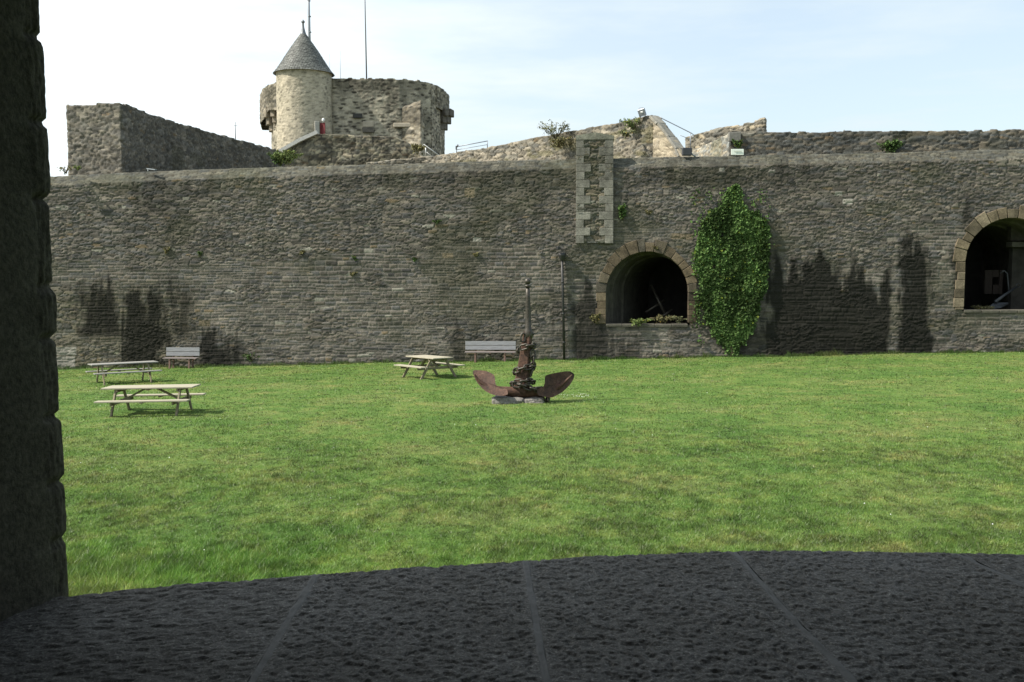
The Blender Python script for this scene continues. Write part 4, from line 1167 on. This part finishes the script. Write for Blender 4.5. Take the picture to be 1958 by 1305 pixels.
def bench(px, off, L, label):
    q = WX(px, off); x, y = q.x, q.y; z = float(G(x, y))
    o = thing('park_bench', label, 'bench', (x, y, z), R(-2), 'benches against the main wall')
    for k in range(2):
        m = MB(); m.box((0, .20 + .02 * k, .60 + .19 * k), (L, .035, .175), Matrix.Rotation(R(-8), 3, 'X'), .006); m.build('back_slat', M_WOODB, o)
    m = MB()
    for k in range(3): m.box((0, -.22 + .145 * k, .44), (L * 1.0, .135, .03), None, .006)
    m.build('seat', M_WOODS, o)
    for bx_ in (0, L * .46):
        m = MB(); m.box((bx_, -.1, .41), (.07, .4, .03), None); m.build('batten', M_WOODBR, o)
    for sd in (-1, 1):
        xx = sd * L * .29
        m = MB(); m.beam((xx, -.22, .42), (xx, -.28, -.02), .07, .07, bev=.005); m.build('leg', M_WOODBR, o)
        m = MB(); m.beam((xx, .285, .86), (xx, .17, -.02), .07, .06, (1, 0, 0), .005); m.build('leg', M_WOODBR, o)
        m = MB(); m.box((xx, -.03, .39), (.06, .5, .06)); m.build('seat_bearer', M_WOODBR, o)
    return o
bench(937.5, .75, 2.15, 'long grey wooden bench against the wall, just left of the anchor')
bench(346, .85, 1.47, 'short grey wooden bench against the wall, beside the far picnic table')

# ------------------------------------------------------------------ anchor
AY = 26.8
M_RUST, nt, b = mat_new('rusty_iron')
n = noise_node(nt, 3.5, 10, .75); n2 = noise_node(nt, 28, 6, .7)
r = ramp(nt, n.outputs['Fac'], [(.32, (.020, .013, .011)), (.45, (.055, .030, .021)), (.58, (.090, .047, .031)), (.72, (.15, .105, .08))])
r2 = ramp(nt, n2.outputs['Fac'], [(.3, (.5, .5, .5)), (.6, (1.15, 1.15, 1.15))])
nt.links.new(mixc(nt, r.outputs[0], r2.outputs[0], 1.0, 'MULTIPLY'), b.inputs['Base Color'])
b.inputs['Roughness'].default_value = .72; b.inputs['Metallic'].default_value = .0; b.inputs['Specular IOR Level'].default_value = .3
bump(nt, b, n2.outputs['Fac'], .6, .02)
M_IRON = simple('dark_iron', (.055, .048, .038), .45, .4, nscale=14, var=.5, bstr=.5, bdist=.01)
def AP(px, py, dy=0.0):
    p = P(px, py, AY + dy)
    return Vector((p.x, AY + dy, p.z))
anc = thing('anchor', 'big rusty iron anchor standing upright on stones in the middle of the lawn', 'anchor', tuple(AP(1000, 765)))
# lower square shank, chamfered
m = MB()
ss = [(996, 750, .40, .30), (999, 725, .36, .28), (1003.5, 690, .29, .25), (1008, 650, .225, .21), (1009.5, 634, .20, .2)]
vs = []; ch = .22
for (x, y, w, d) in ss:
    c0 = AP(x, y); a_ = R(-18)
    for (u_, v_) in ((-1, -1 + ch), (-1 + ch, -1), (1 - ch, -1), (1, -1 + ch), (1, 1 - ch), (1 - ch, 1), (-1 + ch, 1), (-1, 1 - ch)):
        dx_, dy_ = u_ * w / 2, v_ * d / 2
        vs.append((c0.x + dx_ * math.cos(a_) - dy_ * math.sin(a_), c0.y + dx_ * math.sin(a_) + dy_ * math.cos(a_), c0.z))
fs = [(i * 8 + k, i * 8 + (k + 1) % 8, (i + 1) * 8 + (k + 1) % 8, (i + 1) * 8 + k) for i in range(len(ss) - 1) for k in range(8)] + [tuple(32 + k for k in range(8))]
m.add(vs, fs); m.build('shank', M_RUST, anc, True)
m = MB(); m.tube([AP(1010, 648), AP(1010, 643), AP(1010, 637), AP(1010, 632), AP(1010, 627), AP(1010, 600), AP(1009.4, 570), AP(1009, 548)], [.10, .125, .13, .11, .085, .075, .062, .052], 14)
m.build('upper_shank', M_IRON, anc, True)
m = MB(); m.tube([AP(1009, 549.5), AP(1009, 545.5)], .085, 12); m.ico(tuple(AP(1009, 538.5)), .085, 3); m.build('knob', M_IRON, anc, True)
# arms: tapered curved bar
arc = [(907, 715), (914, 726), (928, 738), (948, 746), (970, 749), (997, 750), (1022, 750), (1045, 748), (1066, 741), (1083, 728), (1094, 717)]
rad = [.015, .035, .075, .115, .135, .15, .145, .135, .085, .04, .015]
def smooth_path(pts_, rad_, k=4):
    out, ro = [], []
    for i in range(len(pts_) - 1):
        p0 = pts_[max(i - 1, 0)]; p1 = pts_[i]; p2 = pts_[i + 1]; p3 = pts_[min(i + 2, len(pts_) - 1)]
        for j in range(k):
            t = j / k
            out.append(tuple(.5 * ((2 * b1) + (-a1 + c1) * t + (2 * a1 - 5 * b1 + 4 * c1 - d1) * t * t + (-a1 + 3 * b1 - 3 * c1 + d1) * t ** 3) for a1, b1, c1, d1 in zip(p0, p1, p2, p3)))
            ro.append(rad_[i] * (1 - t) + rad_[i + 1] * t)
    out.append(pts_[-1]); ro.append(rad_[-1]); return out, ro
ap, ar = smooth_path(arc, rad)
m = MB(); m.tube([AP(x, y) for x, y in ap], ar, 14); m.build('arms', M_RUST, anc, True)
def palm(outl, cen, sx_, sz_, name='fluke'):
    """thick tilted spade plate: upper lobe leans away from the viewer, lower edge comes forward; dished"""
    cx, cy = cen; n = len(outl)
    op, _ = smooth_path(outl + [outl[0]], [0] * (n + 1), 3); op = op[:-1]; n = len(op)
    vs = []; rings = [1.0, .8, .5, 0.2]
    for side in (0, 1):
        for f in rings:
            for (x, y) in op:
                qx, qy = cx + (x - cx) * f, cy + (y - cy) * f
                dy = -(qy - cy) * .0143 * sz_ + (qx - cx) * .0143 * sx_ + .07 * (1 - f) + (.055 if side else 0)
                vs.append(AP(qx, qy, dy - .03))
    fs = []
    R_ = len(rings)
    for side in (0, 1):
        o = side * R_ * n
        for i in range(R_ - 1):
            for k in range(n):
                f = (o + i * n + k, o + i * n + (k + 1) % n, o + (i + 1) * n + (k + 1) % n, o + (i + 1) * n + k)
                fs.append(f if side == 0 else f[::-1])
        fs.append(tuple(o + (R_ - 1) * n + k for k in range(n)))
    for k in range(n): fs.append((k, R_ * n + k, R_ * n + (k + 1) % n, (k + 1) % n))
    m = MB(); m.add(vs, fs, False); return m.build(name, M_RUST, anc, True)
palm([(903.7, 711.5), (909, 708), (929, 710), (941.6, 715.6), (946.2, 722), (947.6, 734.5), (955, 741), (968, 744), (970, 755), (953, 757), (938, 753.5), (922, 743), (909.4, 727)], (928, 731), -.25, .8)
palm([(1041.6, 732), (1042, 722), (1046.2, 717.3), (1067, 712.7), (1086.4, 710.1), (1094.5, 713), (1098.4, 719), (1092, 733), (1076, 749.4), (1055.4, 760.3), (1042, 759), (1029, 756), (1028, 745), (1038, 741)], (1068, 733), .85, .25)
# shackle bolts near the collar
m = MB(); m.tube([AP(1001, 640), AP(1018, 639)], .035, 8); m.ico(tuple(AP(1000.5, 640)), .05, 1); m.ico(tuple(AP(1019, 639)), .05, 1); m.build('pin', M_IRON, anc, True)

# chain
ch_ = thing('anchor_chain', 'heavy dark iron chain wound around the anchor shank and trailing to the ground', 'chain', tuple(AP(1045, 771)))
def link(c, d, up, s=.115, w=.066, r_=.025):
    d = d.normalized(); x = up - d * up.dot(d); x.normalize()
    pts_ = []
    for k in range(16):
        a = 2 * math.pi * k / 16
        lx = math.cos(a) * w; ld = math.sin(a) * w + (s - w if math.sin(a) > 0 else -(s - w))
        pts_.append(c + d * ld + x * lx)
    m = MB(); m.tube(pts_ + [pts_[0], pts_[1]], r_, 7, cap=False); return m.build('link', M_IRON, ch_, True)
def run(pts_, step=.15):
    sp_, _ = smooth_path([tuple(p) for p in pts_], [0] * len(pts_), 12); sp_ = [Vector(p) for p in sp_]
    acc = 0; k = 0; last = sp_[0]
    for i in range(1, len(sp_)):
        acc += (sp_[i] - sp_[i - 1]).length
        if acc >= step:
            acc = 0; d = sp_[i] - last; last = sp_[i]
            up = Vector((0, 0, 1)) if k % 2 else Vector((.3, -1, .2)).cross(d)
            if k % 2: up = Vector((.25, -1, .3))
            link(sp_[i] - d * .5, d, up); k += 1
# spiral around the shank: from the pin, two wraps, over the arms to the ground
for (yc, tl) in ((666, 8), (707, 10), (732, 4)):
  wr = []
  for t in np.linspace(0, 1, 40):
    a = R(170) - t * 2 * math.pi * .93; y = yc - tl * math.cos(a) * .5; cx = 1008 - 10 * (yc - 655) / 82
    rr_ = .20 + .08 * (yc - 655) / 82
    wr.append(AP(cx, y - 5 * math.sin(a + 3.14)) + Vector((rr_ * 1.1 * math.cos(a), rr_ * math.sin(a), 0)))
  run(wr, .17)

run([AP(1001, 640, -.1), AP(999, 652, -.12), AP(997, 660, -.1)], .17)
run([AP(1018, 672, -.1), AP(1020, 690, -.12), AP(1018, 705, -.1), AP(1014, 722, -.12)], .15)
run([AP(982, 736, -.22), AP(996, 737, -.26), AP(1010, 741, -.26), AP(1024, 746, -.24), AP(1036, 745, -.2), AP(1042, 756, -.22), AP(1049, 768, -.15), AP(1046, 772, -.1)], .15)
run([AP(1040, 757, .05), AP(1047, 764, .0), AP(1044, 770, .05), AP(1051, 769, .1)], .13)

# supporting stones
def rock(name, cx0, cx1, cy0, cy1, dep, label, seed, mat):
    a = AP(cx0, cy1); b2 = AP(cx1, cy0)
    bm = bmesh.new(); bmesh.ops.create_cube(bm, size=1); bmesh.ops.subdivide_edges(bm, edges=bm.edges[:], cuts=9, use_grid_fill=True)
    w, h = b2.x - a.x, b2.z - a.z + .12; cen = Vector(((a.x + b2.x) / 2, AY, (a.z + b2.z) / 2 - .06))
    vs_ = np.array([tuple(v.co) for v in bm.verts])
    for v, co in zip(bm.verts, vs_):
        r_ = np.array(co); nn = r_ / (np.linalg.norm(r_) + 1e-6)
        f = float(fbm(np.array([r_[0] * 3 + seed]), np.array([r_[2] * 3 + r_[1] * 4]), seed, 4)[0]) - .5
        sq = (abs(r_) ** 6).sum() ** (1 / 6)
        r_ = r_ * (.5 / max(sq, .01)) * max(np.abs(r_).max() * 2, .01) * (1 + f * .35)
        v.co = Vector((r_[0] * w, r_[1] * dep, r_[2] * h)) + cen
    me = bpy.data.meshes.new(name); bm.to_mesh(me); bm.free(); 
    o = link_mesh(name, me, mat, None, False, tuple(cen - Vector((0, 0, h / 2)))); setp(o, label, 'stone'); return o
M_ROCK = simple('rough_granite', (.19, .18, .165), .9, nscale=14, var=.4, bstr=1.0, bdist=.04)
rock('support_stone', 942, 1003, 759, 778, .6, 'rough granite block under the left side of the anchor', 3, M_ROCK)
rock('support_stone', 1001, 1041, 759, 777, .55, 'rough granite block under the right side of the anchor, next to the chain end', 8, M_ROCK)

# ------------------------------------------------------------------ things inside the vaults
a1 = thing('old_anchor', 'dim iron anchor leaning with crossed stock inside the left arch', 'anchor', tuple(WP(1262, 612, -2.4)))
m = MB(); m.tube([WP(1245, 545, -2.8), WP(1271, 600, -2.3)], [.05, .08], 8); m.build('shank', M_IRON, a1, True)
m = MB(); m.tube([WP(1234, 598, -2.3), WP(1270, 575, -2.6)], [.05, .06], 8); m.build('stock', M_IRON, a1, True)
m = MB(); m.tube([WP(1258, 608, -2.3), WP(1272, 602, -2.3), WP(1286, 592, -2.3)], [.03, .08, .03], 8); m.build('arms', M_IRON, a1, True)
a2 = thing('old_anchor', 'grey anchor lying with its ring raised inside the right arch', 'anchor', tuple(WP(1905, 590, -1.2)))
M_GI = simple('bluish_grey_iron', (.045, .05, .06), .5, .3, var=.3)
m = MB(); m.tube([WP(1903, 578, -1.0), WP(1920, 565, -1.2), WP(1944, 549, -1.5)], [.08, .06, .05], 8); m.build('shank', M_GI, a2, True)
m = MB()
m.add([WP(1888, 590, -.9), WP(1900, 579, -1.1), WP(1928, 579, -1.2), WP(1914, 584, -.95), WP(1888, 593, -.85), WP(1900, 586, -1.1), WP(1928, 582, -1.2), WP(1914, 589, -.95)],
      [(0, 1, 2, 3), (7, 6, 5, 4), (0, 3, 7, 4), (3, 2, 6, 7), (2, 1, 5, 6), (1, 0, 4, 5)]); m.build('fluke', M_GI, a2, True)
m = MB(); c0 = WP(1947.5, 546, -1.5); m.tube([c0 + Vector((.09 * math.cos(a), 0, .09 * math.sin(a))) for a in np.linspace(0, 6.5, 16)], .016, 6, cap=False); m.build('ring', M_GI, a2, True)
m = MB(); m.tube([WP(1913, 523, -1.5), WP(1920, 518, -1.5), WP(1926, 523, -1.5), WP(1928, 545, -1.5), WP(1929, 560, -1.5)], .03, 6); m.build('hanging_hook', M_GI, None, False, tuple(WP(1925, 560, -1.5)))
setp(bpy.data.objects['hanging_hook'], 'thin curved iron hook standing behind the grey anchor in the right arch', 'hook')
pt = thing('inner_partition', 'dim reddish brick partition with a dark hole inside the right arch', 'partition', tuple(WP(1900, 560, -2.6)))
m = MB(); rotw = Matrix(((WD.x, WN.x, 0), (WD.y, WN.y, 0), (0, 0, 1)))
for (x0, x1, y0, y1) in ((1880, 1896, 517, 562), (1908, 1916, 517, 562), (1896, 1908, 517, 530), (1896, 1908, 545, 562)):
    a = WP(x0, y1, -2.6); b2 = WP(x1, y0, -2.6); m.box((a + b2) / 2, ((b2 - a).x, .25, b2.z - a.z), rotw)
m.build('brickwork', simple('dull_red_brick', (.018, .012, .010), .9, nscale=9, var=.4, bstr=.5), pt, True)
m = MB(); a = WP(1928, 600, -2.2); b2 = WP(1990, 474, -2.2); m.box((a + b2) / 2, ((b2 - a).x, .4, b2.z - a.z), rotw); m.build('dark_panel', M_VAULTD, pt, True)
m = MB(); a = WP(1929, 473, -1.9); b2 = WP(2000, 463, -1.9); m.box((a + b2) / 2, ((b2 - a).x, .6, b2.z - a.z), rotw, .01); m.build('beam', simple('pale_beam', (.08, .075, .065), .9), pt, True)  # beam paler than the panel below it
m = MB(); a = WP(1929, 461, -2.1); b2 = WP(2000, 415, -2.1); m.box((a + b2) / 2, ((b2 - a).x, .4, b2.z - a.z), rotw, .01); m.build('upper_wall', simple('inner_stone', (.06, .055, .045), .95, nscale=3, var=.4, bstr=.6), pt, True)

# ------------------------------------------------------------------ foreground window embrasure
HS = EZ - .60
M_SILL, nt, b = mat_new('tooled_dark_stone')
t = nt.nodes.new('ShaderNodeTexCoord'); mp = nt.nodes.new('ShaderNodeMapping'); mp.inputs['Scale'].default_value = (1, 1.0, 1); nt.links.new(t.outputs['Object'], mp.inputs[0])
n = noise_node(nt, 105, 8, .8, mp.outputs[0]); n2 = noise_node(nt, 3, 5, .6); n3 = noise_node(nt, 240, 3, .6)
r = ramp(nt, n.outputs['Fac'], [(.34, (.046, .043, .038)), (.5, (.108, .101, .091)), (.66, (.215, .205, .188))])
r2 = ramp(nt, n2.outputs['Fac'], [(.3, (.8, .78, .74)), (.7, (1.15, 1.17, 1.2))])
c = mixc(nt, r.outputs[0], r2.outputs[0], 1.0, 'MULTIPLY')
sp3 = ramp(nt, n3.outputs['Fac'], [(.54, (1, 1, 1)), (.64, (2.0, 2.0, 1.95))]); c = mixc(nt, c, sp3.outputs[0], 1.0, 'MULTIPLY')
nt.links.new(c, b.inputs['Base Color']); b.inputs['Roughness'].default_value = .75; b.inputs['Specular IOR Level'].default_value = .3
bump(nt, b, n.outputs['Fac'], .9, .005)
M_JOINT = simple("joint_mortar", (.105, .102, .096), .8, nscale=40, var=.3, bstr=.5, bdist=.003)
M_JAMB = simple('smooth_dark_jamb', (.088, .082, .062), .9, nscale=90, var=.5, bstr=.8, bdist=.004, spec=.2)
M_ROOM = simple('room_plaster', (.14, .13, .12), .95, nscale=4, var=.2)
emb_ = thing('window_embrasure', 'dark stone window embrasure framing the view from inside, with jamb at left and slabbed sill', 'window', (0, 1.5, HS))
edge_pts = [Pz(x, y, HS) for x, y in ((60, 1148), (122, 1133), (400, 1107), (610, 1090), (800, 1077), (1005, 1064), (1200, 1055), (1400, 1048), (1600, 1047), (1820, 1051), (1958, 1055), (2300, 1072))]
ex_ = np.array([p.x for p in edge_pts]); ey_ = np.array([p.y for p in edge_pts])
def yedge(x): return np.interp(x, ex_, ey_)
jn = [((610, 1090), (560, 1170), (480, 1305)), ((1003, 1064), (1020, 1160), (1045, 1305)), ((1398, 1048), (1490, 1155), (1632, 1305)), ((1815, 1051), (1900, 1092), (1990, 1135))]
def joint_x(j, y):
    p = [Pz(a, b2, HS) for a, b2 in jn[j]]; p = sorted(p, key=lambda q: q.y)
    return np.interp(y, [q.y for q in p], [q.x for q in p])
bounds = [lambda y: np.full_like(y, -1.75)] + [(lambda y, j=j: joint_x(j, y)) for j in range(4)] + [lambda y: np.full_like(y, 1.75)]
Y0 = .75
def sill_relief(X, Y):
    a = fbm(X * 72 + 3 * fbm(X * 14, Y * 14, 7, 2), Y * 88, 201, 3); b_ = fbm(X * 150, Y * 160, 205, 2)
    return .0031 * (sstep(.28, .60, a) - .7) + .0034 * (b_ - .5) + .006 * (fbm(X * 5, Y * 6, 207, 2) - .5)
for s in range(5):
    nx_ = 170; ny_ = 420
    tv = np.linspace(0, 1, nx_)[None, :]; yy = np.linspace(0, 1, ny_)[:, None]
    hw = .006
    # columns follow the joints
    Yg0 = Y0 + yy * (2.0 - Y0)
    def side(fn):
        xb = fn(Yg0[:, 0])
        for _ in range(3): xb = fn(Y0 + yy[:, 0] * (yedge(xb) - Y0))
        return xb[:, None]
    xl = side(bounds[s]) + (hw if s else 0); xr = side(bounds[s + 1]) - (hw if s < 4 else 0)
    Xg = xl + tv * (xr - xl)
    Yg = Y0 + yy * (yedge(Xg) - Y0)
    Zg = HS + sill_relief(Xg, Yg) * (.35 + .65 * sstep(0, .010, np.minimum(Xg - xl, xr - Xg)))
    Zg = Zg - .012 * sstep(.03, 0, (yedge(Xg) - Yg))
    # outer drop
    Xd = np.stack([Xg[-1]] * 6); Yd = np.stack([Yg[-1] + .012 + .0 * k for k in range(6)]) + .01 * (fbm(Xd * 20, np.arange(6)[:, None] * 1.0, 5, 2) - .5)
    Zd = np.stack([Zg[-1] - .02 - .08 * k for k in range(6)])
    Xs = np.concatenate([Xg, Xd]); Ys = np.concatenate([Yg, Yd]); Zs = np.concatenate([Zg, Zd])
    Xs = np.concatenate([Xs[:1], Xs]); Ys = np.concatenate([Ys[:1], Ys]); Zs = np.concatenate([Zs[:1] - .25, Zs])
    np_mesh('sill_slab', np.stack([Xs, Ys, Zs], -1).reshape(-1, 3), grid_faces(*Xs.shape), M_SILL, None, emb_, True)
for j in range(4):
    yy = np.linspace(Y0, 2.1, 140); xx = joint_x(j, yy); ye = yedge(xx); yy2 = Y0 + (yy - Y0) / (2.1 - Y0) * (ye - Y0)
    xx = joint_x(j, yy2) + .004 * (fbm(yy * 12, yy * 0, 50 + j, 3) - .5)
    prof_ = [(-.017, -.016), (-.007, -.003), (-.003, -.0015), (0, -.003), (.003, -.0015), (.007, -.003), (.017, -.016)]
    V = np.stack([np.stack([xx + a * (.8 + .5 * fbm(yy * 9, yy * 0 + 3, 60 + j, 2)), yy2 + 0 * yy, HS + b_ + .002 + .004 * (fbm(yy * 30, yy * 0 + a * 99, 70 + j, 2) - .5) - .012 * sstep(.03, 0, ye - yy2)], -1) for a, b_ in prof_], 1)
    np_mesh('mortar_joint', V.reshape(-1, 3), grid_faces(*V.shape[:2])[:, ::-1], M_JOINT, None, emb_, True)

# left jamb: smooth reveal then rough rounded edge stones
ji = Pz(99, 1146, HS); jb = Pz(0, 1190, HS); jt = Pz(121, 1134, HS)
dj = Vector((jb.x - ji.x, jb.y - ji.y)).normalized()
plan = []
for k in range(26): q = Vector((ji.x, ji.y)) + dj * (1.3 * (1 - k / 25)); plan.append((q.x, q.y, 0))
# edge stones bulge into the opening then wrap to the outside
cx0, cy0 = ji.x, ji.y
for k in range(1, 30):
    f = k / 29
    x = cx0 + .010 * math.sin(min(f * 1.6, 1) * math.pi / 2) - .0
    y = cy0 + f * .085
    x2 = x - (max(0, f - .55) / .45) ** 2 * .05
    plan.append((x2, y, min(1, f * 6)))
for k in range(1, 9): plan.append((plan[-1][0] - .05, plan[-1][1] + .004, 1))
plan = np.array(plan); zz = np.arange(HS - .5, EZ + 1.3, .0065)
bz = [HS - .5]; rj = random.Random(3)
cuts_px = [1300, 1135, 1010, 905, 785, 640, 548, 385, 245, 88, -40, -180]
cuts = sorted(P(100, c, 1.85).z for c in cuts_px)
cuts = np.array(cuts); ci = np.clip(np.searchsorted(cuts, zz), 1, len(cuts) - 1)
dcut = np.minimum(np.abs(zz - cuts[ci]), np.abs(zz - cuts[ci - 1]))
notch = -.008 * (1 - sstep(.002, .010, dcut)) + .006 * (h01(ci, ci * 0, 9) - .5) - .002 * (1 - sstep(0, .022, dcut))
PXg, ZG = np.meshgrid(plan[:, 0], zz); PYg, _ = np.meshgrid(plan[:, 1], zz); RG, _ = np.meshgrid(plan[:, 2], zz)
Sg = np.meshgrid(np.arange(len(plan)), zz)[0]
D = RG * (notch[:, None] + .004 * (fbm(ZG * 14, Sg * .25, 301, 3) - .5) + .005 * (fbm(ZG * 60, Sg * .6, 302, 3) - .5)) + .0016 * (fbm(ZG * 60, PYg * 60, 303, 2) - .5)
V = np.stack([PXg + D - .0142 * (ZG - HS), PYg, ZG], -1).reshape(-1, 3)
np_mesh('jamb', V, grid_faces(*PXg.shape), M_JAMB, None, emb_, True)
# right jamb, lintel, thick wall body and the dark room behind
m = MB()
m.box((2.0, 1.35, EZ + .2), (.7, 1.5, 2.4), None, .02); m.build('jamb', M_JAMB, emb_, True)
m = MB(); m.box((0, 1.35, EZ + 1.05), (3.3, 1.5, .6), None, .03); m.build('lintel', M_JAMB, emb_, True)
m = MB(); m.box((0, 1.2, EZ - 2.6), (12, 1.3, 3.6)); m.build('wall_base', M_JAMB, emb_, True)
m = MB(); m.box((-4.2, 1.30, EZ + 1.0), (5.2, 1.0, 4.6)); m.box((4.8, 1.30, EZ + 1.0), (5.2, 1.0, 4.6)); m.box((0, 1.3, EZ + 2.6), (4.4, 1.0, 2.5)); m.build('wall_body', M_JAMB, emb_, True)
m = MB()
m.box((0, -3.2, EZ + .5), (8, .3, 4.5)); m.box((-3.3, -1.2, EZ + .5), (.3, 4, 4.5)); m.box((3.3, -1.2, EZ + .5), (.3, 4, 4.5)); m.box((0, -1.2, EZ + 1.55), (7, 4.4, .3)); m.box((0, -1.2, EZ - 1.7), (7, 4.4, .3))
m.build('room_shell', M_ROOM, emb_, True)
